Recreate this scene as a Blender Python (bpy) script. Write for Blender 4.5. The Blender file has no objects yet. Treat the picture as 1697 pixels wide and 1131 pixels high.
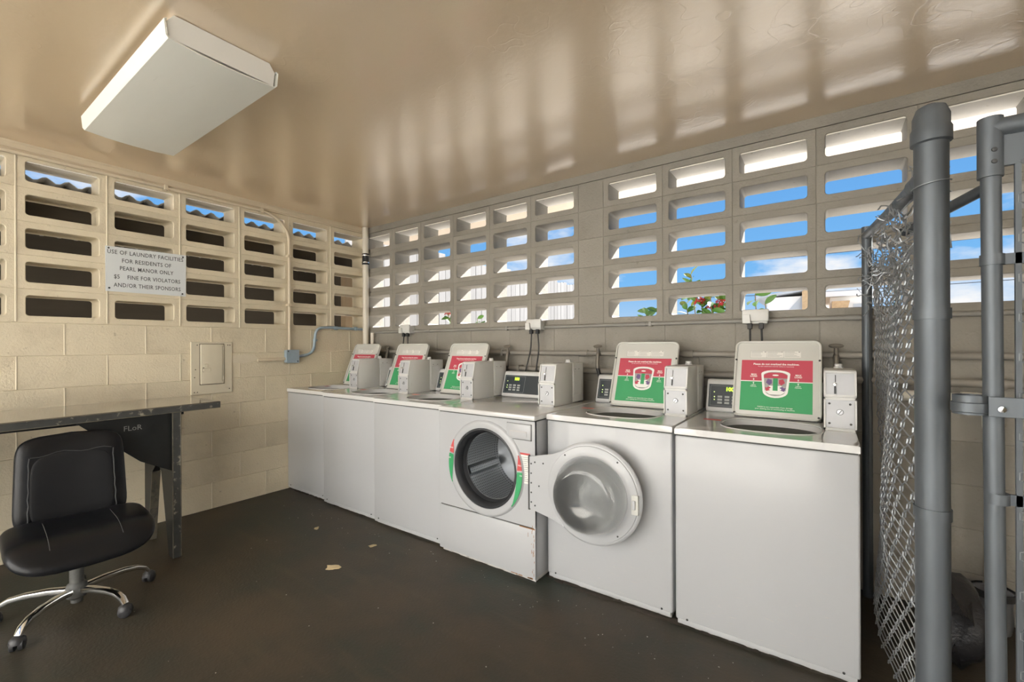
import bpy, bmesh, math, random
from mathutils import Matrix, Vector, noise
R = random.Random(7)
PI = math.pi
scene = bpy.context.scene
col = scene.collection

# ------------------------------------------------------------------ camera
cam_d = bpy.data.cameras.new('camera')
cam = bpy.data.objects.new('camera', cam_d)
col.objects.link(cam)
scene.camera = cam
F_PX, YAW, ROLL = 734.35, 0.6165, -0.0041
cam_d.sensor_fit = 'HORIZONTAL'
cam_d.sensor_width = 36.0
cam_d.lens = F_PX / 1697 * 36.0
cam_d.shift_y = (572.42 - 565.5) / 1697
cam_d.clip_start = 0.02
cam_d.clip_end = 500
fw = Vector((-math.sin(YAW), math.cos(YAW), 0))
rt = Vector((math.cos(YAW), math.sin(YAW), 0))
up = rt.cross(fw)
rt2 = rt * math.cos(ROLL) + up * math.sin(ROLL)
up2 = up * math.cos(ROLL) - rt * math.sin(ROLL)
cam.matrix_world = Matrix(((rt2.x, up2.x, -fw.x, 3.888), (rt2.y, up2.y, -fw.y, -2.879), (rt2.z, up2.z, -fw.z, 1.2584), (0, 0, 0, 1)))

# ------------------------------------------------------------------ sky, sun, exposure
SKY_STRENGTH = 0.92
SUN_STRENGTH = 28.0
scene.view_settings.view_transform = 'Standard'
scene.view_settings.look = 'None'
scene.view_settings.exposure = 0.15
scene.view_settings.gamma = 1.0
scene.view_settings.use_curve_mapping = False
try:
    scene.cycles.use_denoising = True
    scene.cycles.max_bounces = 16
    scene.cycles.diffuse_bounces = 8
    scene.cycles.glossy_bounces = 6
    scene.cycles.transmission_bounces = 12
except Exception:
    pass
world = bpy.data.worlds.new('sky')
scene.world = world
world.use_nodes = True
wn = world.node_tree.nodes
wl = world.node_tree.links
wn.clear()
w_out = wn.new('ShaderNodeOutputWorld')
w_bg = wn.new('ShaderNodeBackground')
w_bg.inputs['Strength'].default_value = SKY_STRENGTH
w_tc = wn.new('ShaderNodeTexCoord')
w_sep = wn.new('ShaderNodeSeparateXYZ')
w_ramp = wn.new('ShaderNodeValToRGB')
w_ramp.color_ramp.elements[0].position = 0.0
w_ramp.color_ramp.elements[0].color = (0.55, 0.70, 0.86, 1)
w_ramp.color_ramp.elements[1].position = 0.6
w_ramp.color_ramp.elements[1].color = (0.06, 0.25, 0.72, 1)
e = w_ramp.color_ramp.elements.new(0.13)
e.color = (0.20, 0.50, 0.90, 1)
w_map = wn.new('ShaderNodeMapping')
w_map.inputs['Scale'].default_value = (1, 1, 2.6)
w_map.inputs['Location'].default_value = (5, 1, 2)
w_noise = wn.new('ShaderNodeTexNoise')
w_noise.inputs['Scale'].default_value = 3.2
w_noise.inputs['Detail'].default_value = 7
w_noise.inputs['Roughness'].default_value = 0.55
w_cl = wn.new('ShaderNodeMapRange')
w_cl.inputs['From Min'].default_value = 0.53
w_cl.inputs['From Max'].default_value = 0.66
w_mix = wn.new('ShaderNodeMix')
w_mix.data_type = 'RGBA'
w_mix.inputs[7].default_value = (0.95, 0.95, 0.95, 1)
wl.new(w_tc.outputs['Generated'], w_sep.inputs[0])
wl.new(w_sep.outputs['Z'], w_ramp.inputs[0])
wl.new(w_tc.outputs['Generated'], w_map.inputs[0])
wl.new(w_map.outputs[0], w_noise.inputs['Vector'])
wl.new(w_noise.outputs['Fac'], w_cl.inputs['Value'])
wl.new(w_cl.outputs[0], w_mix.inputs[0])
wl.new(w_ramp.outputs[0], w_mix.inputs[6])
wl.new(w_mix.outputs[2], w_bg.inputs['Color'])
wl.new(w_bg.outputs[0], w_out.inputs[0])

sun_d = bpy.data.lights.new('sun', 'SUN')
sun = bpy.data.objects.new('sun', sun_d)
col.objects.link(sun)
sun_d.energy = SUN_STRENGTH
sun_d.angle = math.radians(0.55)
sun_d.color = (1.0, 0.965, 0.92)
SUN_EL, SUN_AZ = math.radians(38), math.radians(75)     # stands behind the back wall, to the right; lights the added bounce wall across the yard
sd = Vector((math.cos(SUN_EL) * math.cos(SUN_AZ), math.cos(SUN_EL) * math.sin(SUN_AZ), math.sin(SUN_EL)))
sun.rotation_euler = sd.to_track_quat('Z', 'Y').to_euler()
sun.location = sd * 30

# ------------------------------------------------------------------ material helpers
MATS = {}


def _nt(name):
    m = bpy.data.materials.new(name)
    m.use_nodes = True
    nt = m.node_tree
    return m, nt, nt.nodes['Principled BSDF']


def mat(name, color, rough=0.5, metal=0.0, vary=0.0, vscale=6.0, bump=0.0, bscale=60.0, dirt=None, dscale=3.0, dlow=0.55, dhigh=0.75,
        coat=0.0, rand=0.0, spec=0.5, rvary=0.0, stretch=None, emit=0.0, bdist=0.002, detail=4):
    m, nt, b = _nt(name)
    N, L = nt.nodes, nt.links
    b.inputs['Roughness'].default_value = rough
    b.inputs['Metallic'].default_value = metal
    b.inputs['Specular IOR Level'].default_value = spec
    if coat:
        b.inputs['Coat Weight'].default_value = coat
        b.inputs['Coat Roughness'].default_value = 0.08
    c4 = (color[0], color[1], color[2], 1)
    b.inputs['Base Color'].default_value = c4
    if emit:
        b.inputs['Emission Color'].default_value = c4
        b.inputs['Emission Strength'].default_value = emit
    tc = N.new('ShaderNodeTexCoord')
    vec = tc.outputs['Object']
    if rand:
        oi = N.new('ShaderNodeObjectInfo')
        va = N.new('ShaderNodeVectorMath')
        va.operation = 'MULTIPLY_ADD'
        va.inputs[1].default_value = (1, 1, 1)
        sc = N.new('ShaderNodeVectorMath')
        sc.operation = 'SCALE'
        sc.inputs['Scale'].default_value = 37.0
        cx = N.new('ShaderNodeCombineXYZ')
        L.new(oi.outputs['Random'], cx.inputs[0])
        L.new(oi.outputs['Random'], cx.inputs[1])
        L.new(cx.outputs[0], sc.inputs[0])
        L.new(vec, va.inputs[0])
        L.new(sc.outputs[0], va.inputs[2])
        vec = va.outputs[0]
    if stretch:
        mp = N.new('ShaderNodeMapping')
        mp.inputs['Scale'].default_value = stretch
        L.new(vec, mp.inputs[0])
        svec = mp.outputs[0]
    else:
        svec = vec
    cur = None
    if vary:
        n = N.new('ShaderNodeTexNoise')
        n.inputs['Scale'].default_value = vscale
        n.inputs['Detail'].default_value = detail
        L.new(svec, n.inputs['Vector'])
        mx = N.new('ShaderNodeMix')
        mx.data_type = 'RGBA'
        mx.inputs[6].default_value = tuple(max(0, c * (1 - vary)) for c in color) + (1,)
        mx.inputs[7].default_value = tuple(min(1, c * (1 + vary)) for c in color) + (1,)
        L.new(n.outputs['Fac'], mx.inputs[0])
        cur = mx.outputs[2]
    if rand:
        mr = N.new('ShaderNodeMapRange')
        mr.inputs['To Min'].default_value = 1 - rand
        mr.inputs['To Max'].default_value = 1 + rand
        L.new(oi.outputs['Random'], mr.inputs['Value'])
        vs = N.new('ShaderNodeVectorMath')
        vs.operation = 'SCALE'
        if cur is None:
            rgb = N.new('ShaderNodeRGB')
            rgb.outputs[0].default_value = c4
            cur = rgb.outputs[0]
        L.new(cur, vs.inputs[0])
        L.new(mr.outputs[0], vs.inputs['Scale'])
        cur = vs.outputs[0]
    if dirt:
        for di, (dc, ds, lo, hi, amt) in enumerate(dirt):
            n2 = N.new('ShaderNodeTexNoise')
            n2.inputs['Scale'].default_value = ds
            n2.inputs['Detail'].default_value = 6
            n2.inputs['Roughness'].default_value = 0.62
            ofs = N.new('ShaderNodeVectorMath')
            ofs.inputs[1].default_value = (3.1 * di + 1.7, 5.3 * di, 2.2 * di)
            L.new(svec, ofs.inputs[0])
            L.new(ofs.outputs[0], n2.inputs['Vector'])
            mr2 = N.new('ShaderNodeMapRange')
            mr2.inputs['From Min'].default_value = lo
            mr2.inputs['From Max'].default_value = hi
            mr2.inputs['To Max'].default_value = amt
            L.new(n2.outputs['Fac'], mr2.inputs['Value'])
            mx2 = N.new('ShaderNodeMix')
            mx2.data_type = 'RGBA'
            if cur is None:
                mx2.inputs[6].default_value = c4
            else:
                L.new(cur, mx2.inputs[6])
            mx2.inputs[7].default_value = dc + (1,)
            L.new(mr2.outputs[0], mx2.inputs[0])
            cur = mx2.outputs[2]
    if cur is not None:
        L.new(cur, b.inputs['Base Color'])
    if rvary:
        n3 = N.new('ShaderNodeTexNoise')
        n3.inputs['Scale'].default_value = vscale * 1.7
        n3.inputs['Detail'].default_value = 5
        L.new(svec, n3.inputs['Vector'])
        mr3 = N.new('ShaderNodeMapRange')
        mr3.inputs['To Min'].default_value = max(0.02, rough - rvary)
        mr3.inputs['To Max'].default_value = min(1, rough + rvary)
        L.new(n3.outputs['Fac'], mr3.inputs['Value'])
        L.new(mr3.outputs[0], b.inputs['Roughness'])
    if bump:
        n4 = N.new('ShaderNodeTexNoise')
        n4.inputs['Scale'].default_value = bscale
        n4.inputs['Detail'].default_value = 5
        n4.inputs['Roughness'].default_value = 0.6
        L.new(svec, n4.inputs['Vector'])
        bp = N.new('ShaderNodeBump')
        bp.inputs['Strength'].default_value = bump
        bp.inputs['Distance'].default_value = bdist
        L.new(n4.outputs['Fac'], bp.inputs['Height'])
        L.new(bp.outputs[0], b.inputs['Normal'])
    MATS[name] = m
    return m


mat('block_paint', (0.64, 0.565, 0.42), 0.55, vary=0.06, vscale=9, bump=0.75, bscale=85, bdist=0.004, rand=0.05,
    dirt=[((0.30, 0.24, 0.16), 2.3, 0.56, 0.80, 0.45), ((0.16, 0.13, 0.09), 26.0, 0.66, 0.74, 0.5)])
mat('back_block_shaded', (0.27, 0.25, 0.215), 0.6, vary=0.08, vscale=7, bump=0.8, bscale=85, bdist=0.004, rand=0.05,  # block paint greyed and darkened: backlit shade in the colour, plus dirt
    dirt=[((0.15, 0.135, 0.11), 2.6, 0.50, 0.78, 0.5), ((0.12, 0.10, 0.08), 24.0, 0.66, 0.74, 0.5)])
mat('mortar_paint', (0.64, 0.57, 0.44), 0.5, vary=0.08, bump=0.4, bscale=60)
mat('soffit_glow_white', (0.85, 0.82, 0.76), 0.7, vary=0.05, bump=0.4, bscale=70, dirt=[((0.40, 0.34, 0.26), 30.0, 0.64, 0.72, 0.5)])  # white stands for sunlight reflected onto the top-row openings
mat('trim_paint', (0.60, 0.515, 0.38), 0.5, vary=0.05, vscale=5, bump=0.3, bscale=50, dirt=[((0.2, 0.16, 0.12), 8.0, 0.6, 0.8, 0.3)])
mat('bounce_wall_white', (0.78, 0.77, 0.74), 0.85, vary=0.05, vscale=1.5)
mat('concrete_light', (0.72, 0.69, 0.62), 0.85, vary=0.12, vscale=2, bump=0.3, bscale=30)
mat('dry_ground', (0.30, 0.285, 0.26), 0.9, vary=0.15, vscale=4, bump=0.5, bscale=20)
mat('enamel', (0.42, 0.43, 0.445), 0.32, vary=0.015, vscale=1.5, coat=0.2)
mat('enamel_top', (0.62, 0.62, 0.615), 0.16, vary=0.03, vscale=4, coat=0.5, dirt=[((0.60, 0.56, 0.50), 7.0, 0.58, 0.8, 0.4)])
mat('enamel_seam', (0.07, 0.07, 0.065), 0.8)
mat('kick_metal', (0.50, 0.49, 0.46), 0.5, vary=0.15, vscale=12, dirt=[((0.14, 0.11, 0.08), 14.0, 0.5, 0.7, 0.7)])
mat('rust', (0.28, 0.13, 0.05), 0.85, vary=0.4, vscale=30)
mat('scuff_grey', (0.45, 0.44, 0.43), 0.6, vary=0.2, vscale=40)
mat('lid_plastic', (0.58, 0.58, 0.545), 0.35, vary=0.03, vscale=5)
mat('coin_metal', (0.60, 0.60, 0.585), 0.35, vary=0.04, vscale=6, dirt=[((0.40, 0.37, 0.32), 12.0, 0.62, 0.78, 0.5)])
mat('coin_panel', (0.46, 0.47, 0.49), 0.42, metal=0.15, vary=0.12, vscale=14, rvary=0.1)
mat('column_grey', (0.10, 0.10, 0.095), 0.55, metal=0.3, vary=0.4, vscale=40)
mat('chrome', (0.82, 0.82, 0.80), 0.12, metal=1.0, rvary=0.05, vscale=12)
mat('dark_metal', (0.06, 0.06, 0.06), 0.45, metal=0.5)
mat('console_white', (0.64, 0.64, 0.64), 0.3, vary=0.02)
mat('console_dark', (0.035, 0.045, 0.055), 0.28, vary=0.1)
mat('console_line', (0.30, 0.33, 0.34), 0.5)
mat('button_grey', (0.42, 0.44, 0.43), 0.5)
mat('display_green', (0.55, 1.0, 0.05), 0.5, emit=1.3)
mat('led_yellow', (0.75, 0.95, 0.35), 0.5, emit=1.0)
mat('logo_red', (0.62, 0.06, 0.07), 0.5)
mat('poster_red', (0.50, 0.065, 0.10), 0.42, vary=0.04)
mat('poster_green', (0.045, 0.33, 0.125), 0.42, vary=0.04)
mat('poster_white', (0.82, 0.82, 0.79), 0.5)
mat('poster_grey', (0.36, 0.35, 0.34), 0.5, vary=0.3, vscale=60)
mat('poster_purple', (0.16, 0.10, 0.24), 0.5, vary=0.2, vscale=50)
mat('print_grey', (0.26, 0.26, 0.25), 0.6)
mat('label_white', (0.72, 0.71, 0.67), 0.55, vary=0.05)
mat('label_red', (0.55, 0.08, 0.08), 0.5)
mat('rubber', (0.028, 0.030, 0.034), 0.55)
mat('tub_dark', (0.035, 0.038, 0.042), 0.5)
mat('galvanized', (0.115, 0.13, 0.145), 0.5, metal=0.5, vary=0.35, vscale=18, rvary=0.12, stretch=(1, 1, 0.3), bump=0.1, bscale=40)
mat('galvanized_wire', (0.30, 0.32, 0.34), 0.40, metal=0.6, vary=0.2, vscale=20)
mat('pipe_grime', (0.27, 0.25, 0.22), 0.65, metal=0.2, vary=0.3, vscale=14, bump=0.3, bscale=50, stretch=(0.3, 1, 1))
mat('brass_dark', (0.22, 0.20, 0.17), 0.5, metal=0.5, vary=0.3, vscale=20)
mat('conduit_grey', (0.27, 0.26, 0.24), 0.5, vary=0.12, vscale=10)
mat('pipe_painted', (0.66, 0.61, 0.52), 0.4, vary=0.06, vscale=8, dirt=[((0.3, 0.26, 0.2), 9.0, 0.6, 0.8, 0.4)])
mat('conduit_blue', (0.34, 0.43, 0.50), 0.5, metal=0.25, vary=0.15, vscale=18, dirt=[((0.05, 0.06, 0.07), 30.0, 0.64, 0.72, 0.8)])
mat('pvc', (0.66, 0.63, 0.55), 0.4, vary=0.08, vscale=10, dirt=[((0.07, 0.06, 0.05), 16.0, 0.60, 0.70, 0.9)])
mat('outlet_plastic', (0.62, 0.62, 0.60), 0.35, vary=0.05)
mat('cord_black', (0.03, 0.03, 0.03), 0.55)
mat('panel_paint', (0.60, 0.545, 0.42), 0.42, vary=0.04, vscale=6, dirt=[((0.2, 0.16, 0.1), 20.0, 0.68, 0.76, 0.5)])
mat('panel_dark', (0.10, 0.08, 0.06), 0.6)
mat('sign_white', (0.66, 0.69, 0.70), 0.35, vary=0.03, vscale=5, dirt=[((0.35, 0.36, 0.36), 9.0, 0.64, 0.78, 0.4)])
mat('sign_text', (0.06, 0.065, 0.07), 0.5, vary=0.4, vscale=60)
mat('laminate', (0.16, 0.135, 0.105), 0.10, vary=0.12, vscale=12, coat=0.6, rvary=0.05)
mat('table_edge', (0.06, 0.062, 0.06), 0.45, metal=0.2, vary=0.35, vscale=20, dirt=[((0.40, 0.37, 0.30), 26.0, 0.58, 0.68, 0.8)])
mat('table_black', (0.010, 0.011, 0.011), 0.45, vary=0.3, vscale=14, dirt=[((0.16, 0.16, 0.15), 40.0, 0.70, 0.76, 0.5)])
mat('worn_edge', (0.13, 0.115, 0.085), 0.6, vary=0.35, vscale=18, dirt=[((0.05, 0.05, 0.05), 20.0, 0.5, 0.65, 0.8)])
mat('leather', (0.006, 0.0065, 0.008), 0.34, vary=0.2, vscale=10, bump=0.10, bscale=7, bdist=0.006, spec=0.32)
mat('leather_panel', (0.009, 0.0095, 0.011), 0.5, vary=0.25, vscale=8, spec=0.25)
mat('seam_grey', (0.06, 0.062, 0.066), 0.35)
mat('black_plastic', (0.03, 0.03, 0.032), 0.4)
mat('lamp_enamel', (0.80, 0.79, 0.75), 0.35, vary=0.02)
mat('lamp_lens', (0.80, 0.80, 0.74), 0.42, vary=0.03, vscale=5, dirt=[((0.45, 0.43, 0.36), 6.0, 0.66, 0.85, 0.4)], stretch=(0.5, 3, 1))
mat('corrugated', (0.40, 0.39, 0.37), 0.6, vary=0.2, vscale=4)
mat('siding', (0.060, 0.048, 0.034), 0.75, vary=0.2, vscale=6, rand=0.12, stretch=(4, 0.4, 4))
mat('post_wood', (0.34, 0.25, 0.16), 0.7, vary=0.12, vscale=8, stretch=(4, 4, 0.4))
mat('fence_board', (0.20, 0.197, 0.193), 0.8, vary=0.16, vscale=7, rand=0.14, stretch=(6, 6, 0.35), bump=0.3, bscale=30)
mat('house_white', (0.70, 0.70, 0.70), 0.6, vary=0.03)
mat('house_grey', (0.40, 0.43, 0.47), 0.6, vary=0.05)
mat('house_stucco', (0.50, 0.35, 0.20), 0.9, vary=0.25, vscale=9, bump=0.8, bscale=12, bdist=0.03)
mat('leaf_green', (0.055, 0.15, 0.022), 0.4, vary=0.25, vscale=10, rand=0.3)
mat('leaf_young', (0.20, 0.24, 0.03), 0.4, vary=0.2, vscale=10)
mat('petal_red', (0.36, 0.010, 0.014), 0.5, vary=0.2, vscale=40, rand=0.2)
mat('stem_brown', (0.16, 0.12, 0.06), 0.7)
mat('trash_black', (0.016, 0.016, 0.018), 0.42, bump=0.5, bscale=14, bdist=0.02)
mat('cardboard', (0.42, 0.28, 0.15), 0.8, vary=0.12)
mat('can_metal', (0.45, 0.46, 0.48), 0.35, metal=0.7, vary=0.2)
mat('debris_tan', (0.50, 0.40, 0.24), 0.8, vary=0.2, vscale=40, rand=0.2)
mat('lint', (0.40, 0.38, 0.35), 0.9)
mat('dirt_dark', (0.05, 0.04, 0.032), 0.9, vary=0.4, vscale=20, bump=0.6, bscale=30, bdist=0.01)

# glossy ceiling paint: roughly trowelled concrete under thick gloss paint
m, nt, b = _nt('ceiling_gloss')
MATS['ceiling_gloss'] = m
N, L = nt.nodes, nt.links
tc = N.new('ShaderNodeTexCoord')
n1 = N.new('ShaderNodeTexNoise'); n1.inputs['Scale'].default_value = 1.1; n1.inputs['Detail'].default_value = 4
L.new(tc.outputs['Object'], n1.inputs['Vector'])
mx = N.new('ShaderNodeMix'); mx.data_type = 'RGBA'
mx.inputs[6].default_value = (0.70, 0.53, 0.34, 1); mx.inputs[7].default_value = (0.78, 0.61, 0.42, 1)
L.new(n1.outputs['Fac'], mx.inputs[0]); L.new(mx.outputs[2], b.inputs['Base Color'])
b.inputs['Roughness'].default_value = 0.30
b.inputs['Specular IOR Level'].default_value = 0.6
b.inputs['Coat Weight'].default_value = 1.0
b.inputs['Coat IOR'].default_value = 3.2
b.inputs['Coat Roughness'].default_value = 0.21
n2 = N.new('ShaderNodeTexNoise'); n2.inputs['Scale'].default_value = 38; n2.inputs['Detail'].default_value = 5
n3 = N.new('ShaderNodeTexNoise'); n3.inputs['Scale'].default_value = 5.5; n3.inputs['Detail'].default_value = 3
vo = N.new('ShaderNodeTexVoronoi'); vo.feature = 'DISTANCE_TO_EDGE'; vo.inputs['Scale'].default_value = 1.3
wob = N.new('ShaderNodeVectorMath'); wob.operation = 'ADD'
n5 = N.new('ShaderNodeTexNoise'); n5.inputs['Scale'].default_value = 4
L.new(tc.outputs['Object'], n5.inputs['Vector']); L.new(tc.outputs['Object'], wob.inputs[0]); L.new(n5.outputs['Color'], wob.inputs[1])
L.new(wob.outputs[0], vo.inputs['Vector'])
cr = N.new('ShaderNodeMapRange'); cr.inputs['From Max'].default_value = 0.010; cr.inputs['To Min'].default_value = 1.0; cr.inputs['To Max'].default_value = 0.0
L.new(vo.outputs['Distance'], cr.inputs['Value'])
L.new(tc.outputs['Object'], n2.inputs['Vector']); L.new(tc.outputs['Object'], n3.inputs['Vector'])
bp1 = N.new('ShaderNodeBump'); bp1.inputs['Strength'].default_value = 0.35; bp1.inputs['Distance'].default_value = 0.002
bp2 = N.new('ShaderNodeBump'); bp2.inputs['Strength'].default_value = 0.13; bp2.inputs['Distance'].default_value = 0.006
bp3 = N.new('ShaderNodeBump'); bp3.inputs['Strength'].default_value = 0.15; bp3.inputs['Distance'].default_value = 0.002
L.new(n2.outputs['Fac'], bp1.inputs['Height']); L.new(n3.outputs['Fac'], bp2.inputs['Height']); L.new(cr.outputs[0], bp3.inputs['Height'])
L.new(bp1.outputs[0], bp2.inputs['Normal']); L.new(bp2.outputs[0], bp3.inputs['Normal']); L.new(bp3.outputs[0], b.inputs['Normal']); L.new(bp3.outputs[0], b.inputs['Coat Normal'])

# worn painted concrete floor
m, nt, b = _nt('floor_paint')
MATS['floor_paint'] = m
N, L = nt.nodes, nt.links
tc = N.new('ShaderNodeTexCoord')
n1 = N.new('ShaderNodeTexNoise'); n1.inputs['Scale'].default_value = 1.3; n1.inputs['Detail'].default_value = 6; n1.inputs['Roughness'].default_value = 0.6
rp = N.new('ShaderNodeValToRGB')
rp.color_ramp.elements[0].position = 0.33; rp.color_ramp.elements[0].color = (0.024, 0.034, 0.027, 1)
rp.color_ramp.elements[1].position = 0.68; rp.color_ramp.elements[1].color = (0.070, 0.052, 0.034, 1)
e = rp.color_ramp.elements.new(0.5); e.color = (0.046, 0.039, 0.028, 1)
L.new(tc.outputs['Object'], n1.inputs['Vector']); L.new(n1.outputs['Fac'], rp.inputs[0])
n2 = N.new('ShaderNodeTexNoise'); n2.inputs['Scale'].default_value = 75; n2.inputs['Detail'].default_value = 3
L.new(tc.outputs['Object'], n2.inputs['Vector'])
mr = N.new('ShaderNodeMapRange'); mr.inputs['From Min'].default_value = 0.70; mr.inputs['From Max'].default_value = 0.76; mr.inputs['To Max'].default_value = 0.5
L.new(n2.outputs['Fac'], mr.inputs['Value'])
mx = N.new('ShaderNodeMix'); mx.data_type = 'RGBA'; mx.inputs[7].default_value = (0.16, 0.14, 0.11, 1)
L.new(mr.outputs[0], mx.inputs[0]); L.new(rp.outputs[0], mx.inputs[6])
mp = N.new('ShaderNodeMapping'); mp.inputs['Scale'].default_value = (0.8, 4.5, 1); mp.inputs['Rotation'].default_value = (0, 0, 0.5)
n3 = N.new('ShaderNodeTexNoise'); n3.inputs['Scale'].default_value = 2.2; n3.inputs['Detail'].default_value = 7
L.new(tc.outputs['Object'], mp.inputs[0]); L.new(mp.outputs[0], n3.inputs['Vector'])
mr2 = N.new('ShaderNodeMapRange'); mr2.inputs['From Min'].default_value = 0.56; mr2.inputs['From Max'].default_value = 0.74; mr2.inputs['To Max'].default_value = 0.55
L.new(n3.outputs['Fac'], mr2.inputs['Value'])
mx2 = N.new('ShaderNodeMix'); mx2.data_type = 'RGBA'; mx2.inputs[7].default_value = (0.075, 0.060, 0.038, 1)
L.new(mr2.outputs[0], mx2.inputs[0]); L.new(mx.outputs[2], mx2.inputs[6]); L.new(mx2.outputs[2], b.inputs['Base Color'])
b.inputs['Roughness'].default_value = 0.5
b.inputs['Specular IOR Level'].default_value = 0.35
bp = N.new('ShaderNodeBump'); bp.inputs['Strength'].default_value = 0.4; bp.inputs['Distance'].default_value = 0.003
L.new(n2.outputs['Fac'], bp.inputs['Height']); L.new(bp.outputs[0], b.inputs['Normal'])

# clear glass
m, nt, b = _nt('glass')
MATS['glass'] = m
b.inputs['Base Color'].default_value = (0.97, 0.98, 0.97, 1)
b.inputs['Roughness'].default_value = 0.0
b.inputs['Transmission Weight'].default_value = 1.0
b.inputs['IOR'].default_value = 1.38

# perforated stainless drum: dots in (angle, depth) about the local y axis
m, nt, b = _nt('drum_steel')
MATS['drum_steel'] = m
N, L = nt.nodes, nt.links
tc = N.new('ShaderNodeTexCoord'); sp = N.new('ShaderNodeSeparateXYZ'); L.new(tc.outputs['Object'], sp.inputs[0])


def mth(op, a, bb=None):
    n = N.new('ShaderNodeMath'); n.operation = op
    for i, v in enumerate((a, bb)):
        if v is None: continue
        if isinstance(v, (int, float)): n.inputs[i].default_value = v
        else: L.new(v, n.inputs[i])
    return n.outputs[0]


ang = mth('MULTIPLY', mth('ARCTAN2', sp.outputs['Z'], sp.outputs['X']), 96 / (2 * PI))
dep = mth('MULTIPLY', sp.outputs['Y'], 62.0)
fa = mth('SUBTRACT', mth('FRACT', ang), 0.5); fd = mth('SUBTRACT', mth('FRACT', dep), 0.5)
dist = mth('SQRT', mth('ADD', mth('MULTIPLY', fa, fa), mth('MULTIPLY', fd, fd)))
hole = mth('LESS_THAN', dist, 0.19)
mx = N.new('ShaderNodeMix'); mx.data_type = 'RGBA'
mx.inputs[6].default_value = (0.46, 0.48, 0.50, 1); mx.inputs[7].default_value = (0.03, 0.03, 0.03, 1)
L.new(hole, mx.inputs[0]); L.new(mx.outputs[2], b.inputs['Base Color'])
b.inputs['Metallic'].default_value = 0.85; b.inputs['Roughness'].default_value = 0.33

M = MATS

# ------------------------------------------------------------------ mesh helpers


def link_mesh(name, me, material, parent=None):
    o = bpy.data.objects.new(name, me)
    col.objects.link(o)
    if material is not None and not me.materials:
        me.materials.append(M[material])
    if parent is not None:
        o.parent = parent
    return o


def obj(name, bm, material, parent=None, mtx=None, smooth=False, loc=None, rotz=0.0, recalc=True):
    if mtx is not None:
        bm.transform(mtx)
    if recalc:
        bmesh.ops.recalc_face_normals(bm, faces=bm.faces[:])
    me = bpy.data.meshes.new(name)
    bm.to_mesh(me)
    bm.free()
    if smooth:
        me.polygons.foreach_set('use_smooth', [True] * len(me.polygons))
        try:
            me.set_sharp_from_angle(angle=math.radians(40))
        except Exception:
            pass
    o = link_mesh(name, me, material, parent)
    if loc is not None:
        o.location = loc
    o.rotation_euler.z = rotz
    return o


def tag(o, label, cat, group=None, kind=None):
    if label: o['label'] = label
    if cat: o['category'] = cat
    if group: o['group'] = group
    if kind: o['kind'] = kind
    return o


def struct(o, label=None):
    o['kind'] = 'structure'
    if label: o['label'] = label
    return o


def thing(name, label, cat, loc=(0, 0, 0), rotz=0.0, group=None):
    o = bpy.data.objects.new(name, None)
    o.empty_display_size = 0.05
    col.objects.link(o)
    o.location = loc
    o.rotation_euler.z = rotz
    return tag(o, label, cat, group)


def box(bm, x0, x1, y0, y1, z0, z1, bev=0.0, seg=2):
    vs = [bm.verts.new((x, y, z)) for x in (x0, x1) for y in (y0, y1) for z in (z0, z1)]
    fs = [(0, 1, 3, 2), (4, 6, 7, 5), (0, 4, 5, 1), (2, 3, 7, 6), (0, 2, 6, 4), (1, 5, 7, 3)]
    faces = [bm.faces.new([vs[i] for i in f]) for f in fs]
    if bev:
        es = set()
        for f in faces:
            for ed in f.edges: es.add(ed)
        bmesh.ops.bevel(bm, geom=list(es), offset=bev, segments=seg, affect='EDGES', profile=0.5)
    return bm


def B_(x0, x1, y0, y1, z0, z1, bev=0.0, seg=2):
    return box(bmesh.new(), x0, x1, y0, y1, z0, z1, bev, seg)


def frame_at(d):
    d = d.normalized()
    a = Vector((0, 0, 1)) if abs(d.z) < 0.9 else Vector((1, 0, 0))
    u = d.cross(a).normalized()
    v = d.cross(u).normalized()
    return u, v


def tube(bm, pts, r, seg=10, closed=False, cap=True):
    pts = [Vector(p) for p in pts]
    n = len(pts)
    rings = []
    u = v = None
    for i, p in enumerate(pts):
        if closed: d = pts[(i + 1) % n] - pts[i - 1]
        elif i == 0: d = pts[1] - pts[0]
        elif i == n - 1: d = pts[-1] - pts[-2]
        else: d = (pts[i + 1] - p).normalized() + (p - pts[i - 1]).normalized()
        if d.length < 1e-9: d = Vector((0, 0, 1))
        d.normalize()
        if u is None:
            u, v = frame_at(d)
        else:
            u = (u - d * u.dot(d))
            if u.length < 1e-6: u, v = frame_at(d)
            u.normalize()
            v = d.cross(u).normalized()
        rr = r[i] if isinstance(r, (list, tuple)) else r
        rings.append([bm.verts.new(p + (u * math.cos(2 * PI * k / seg) + v * math.sin(2 * PI * k / seg)) * rr) for k in range(seg)])
    m_ = n if closed else n - 1
    for i in range(m_):
        a, bq = rings[i], rings[(i + 1) % n]
        for k in range(seg):
            bm.faces.new((a[k], a[(k + 1) % seg], bq[(k + 1) % seg], bq[k]))
    if cap and not closed:
        bm.faces.new(rings[0][::-1]); bm.faces.new(rings[-1])
    return bm


def T_(pts, r, seg=10, closed=False, cap=True):
    return tube(bmesh.new(), pts, r, seg, closed, cap)


def arc_pts(c, r, a0, a1, n, plane='xz'):
    out = []
    for i in range(n + 1):
        a = a0 + (a1 - a0) * i / n
        q = {'xz': (math.cos(a), 0, math.sin(a)), 'xy': (math.cos(a), math.sin(a), 0), 'yz': (0, math.cos(a), math.sin(a))}[plane]
        out.append(Vector(c) + Vector(q) * r)
    return out


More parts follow.
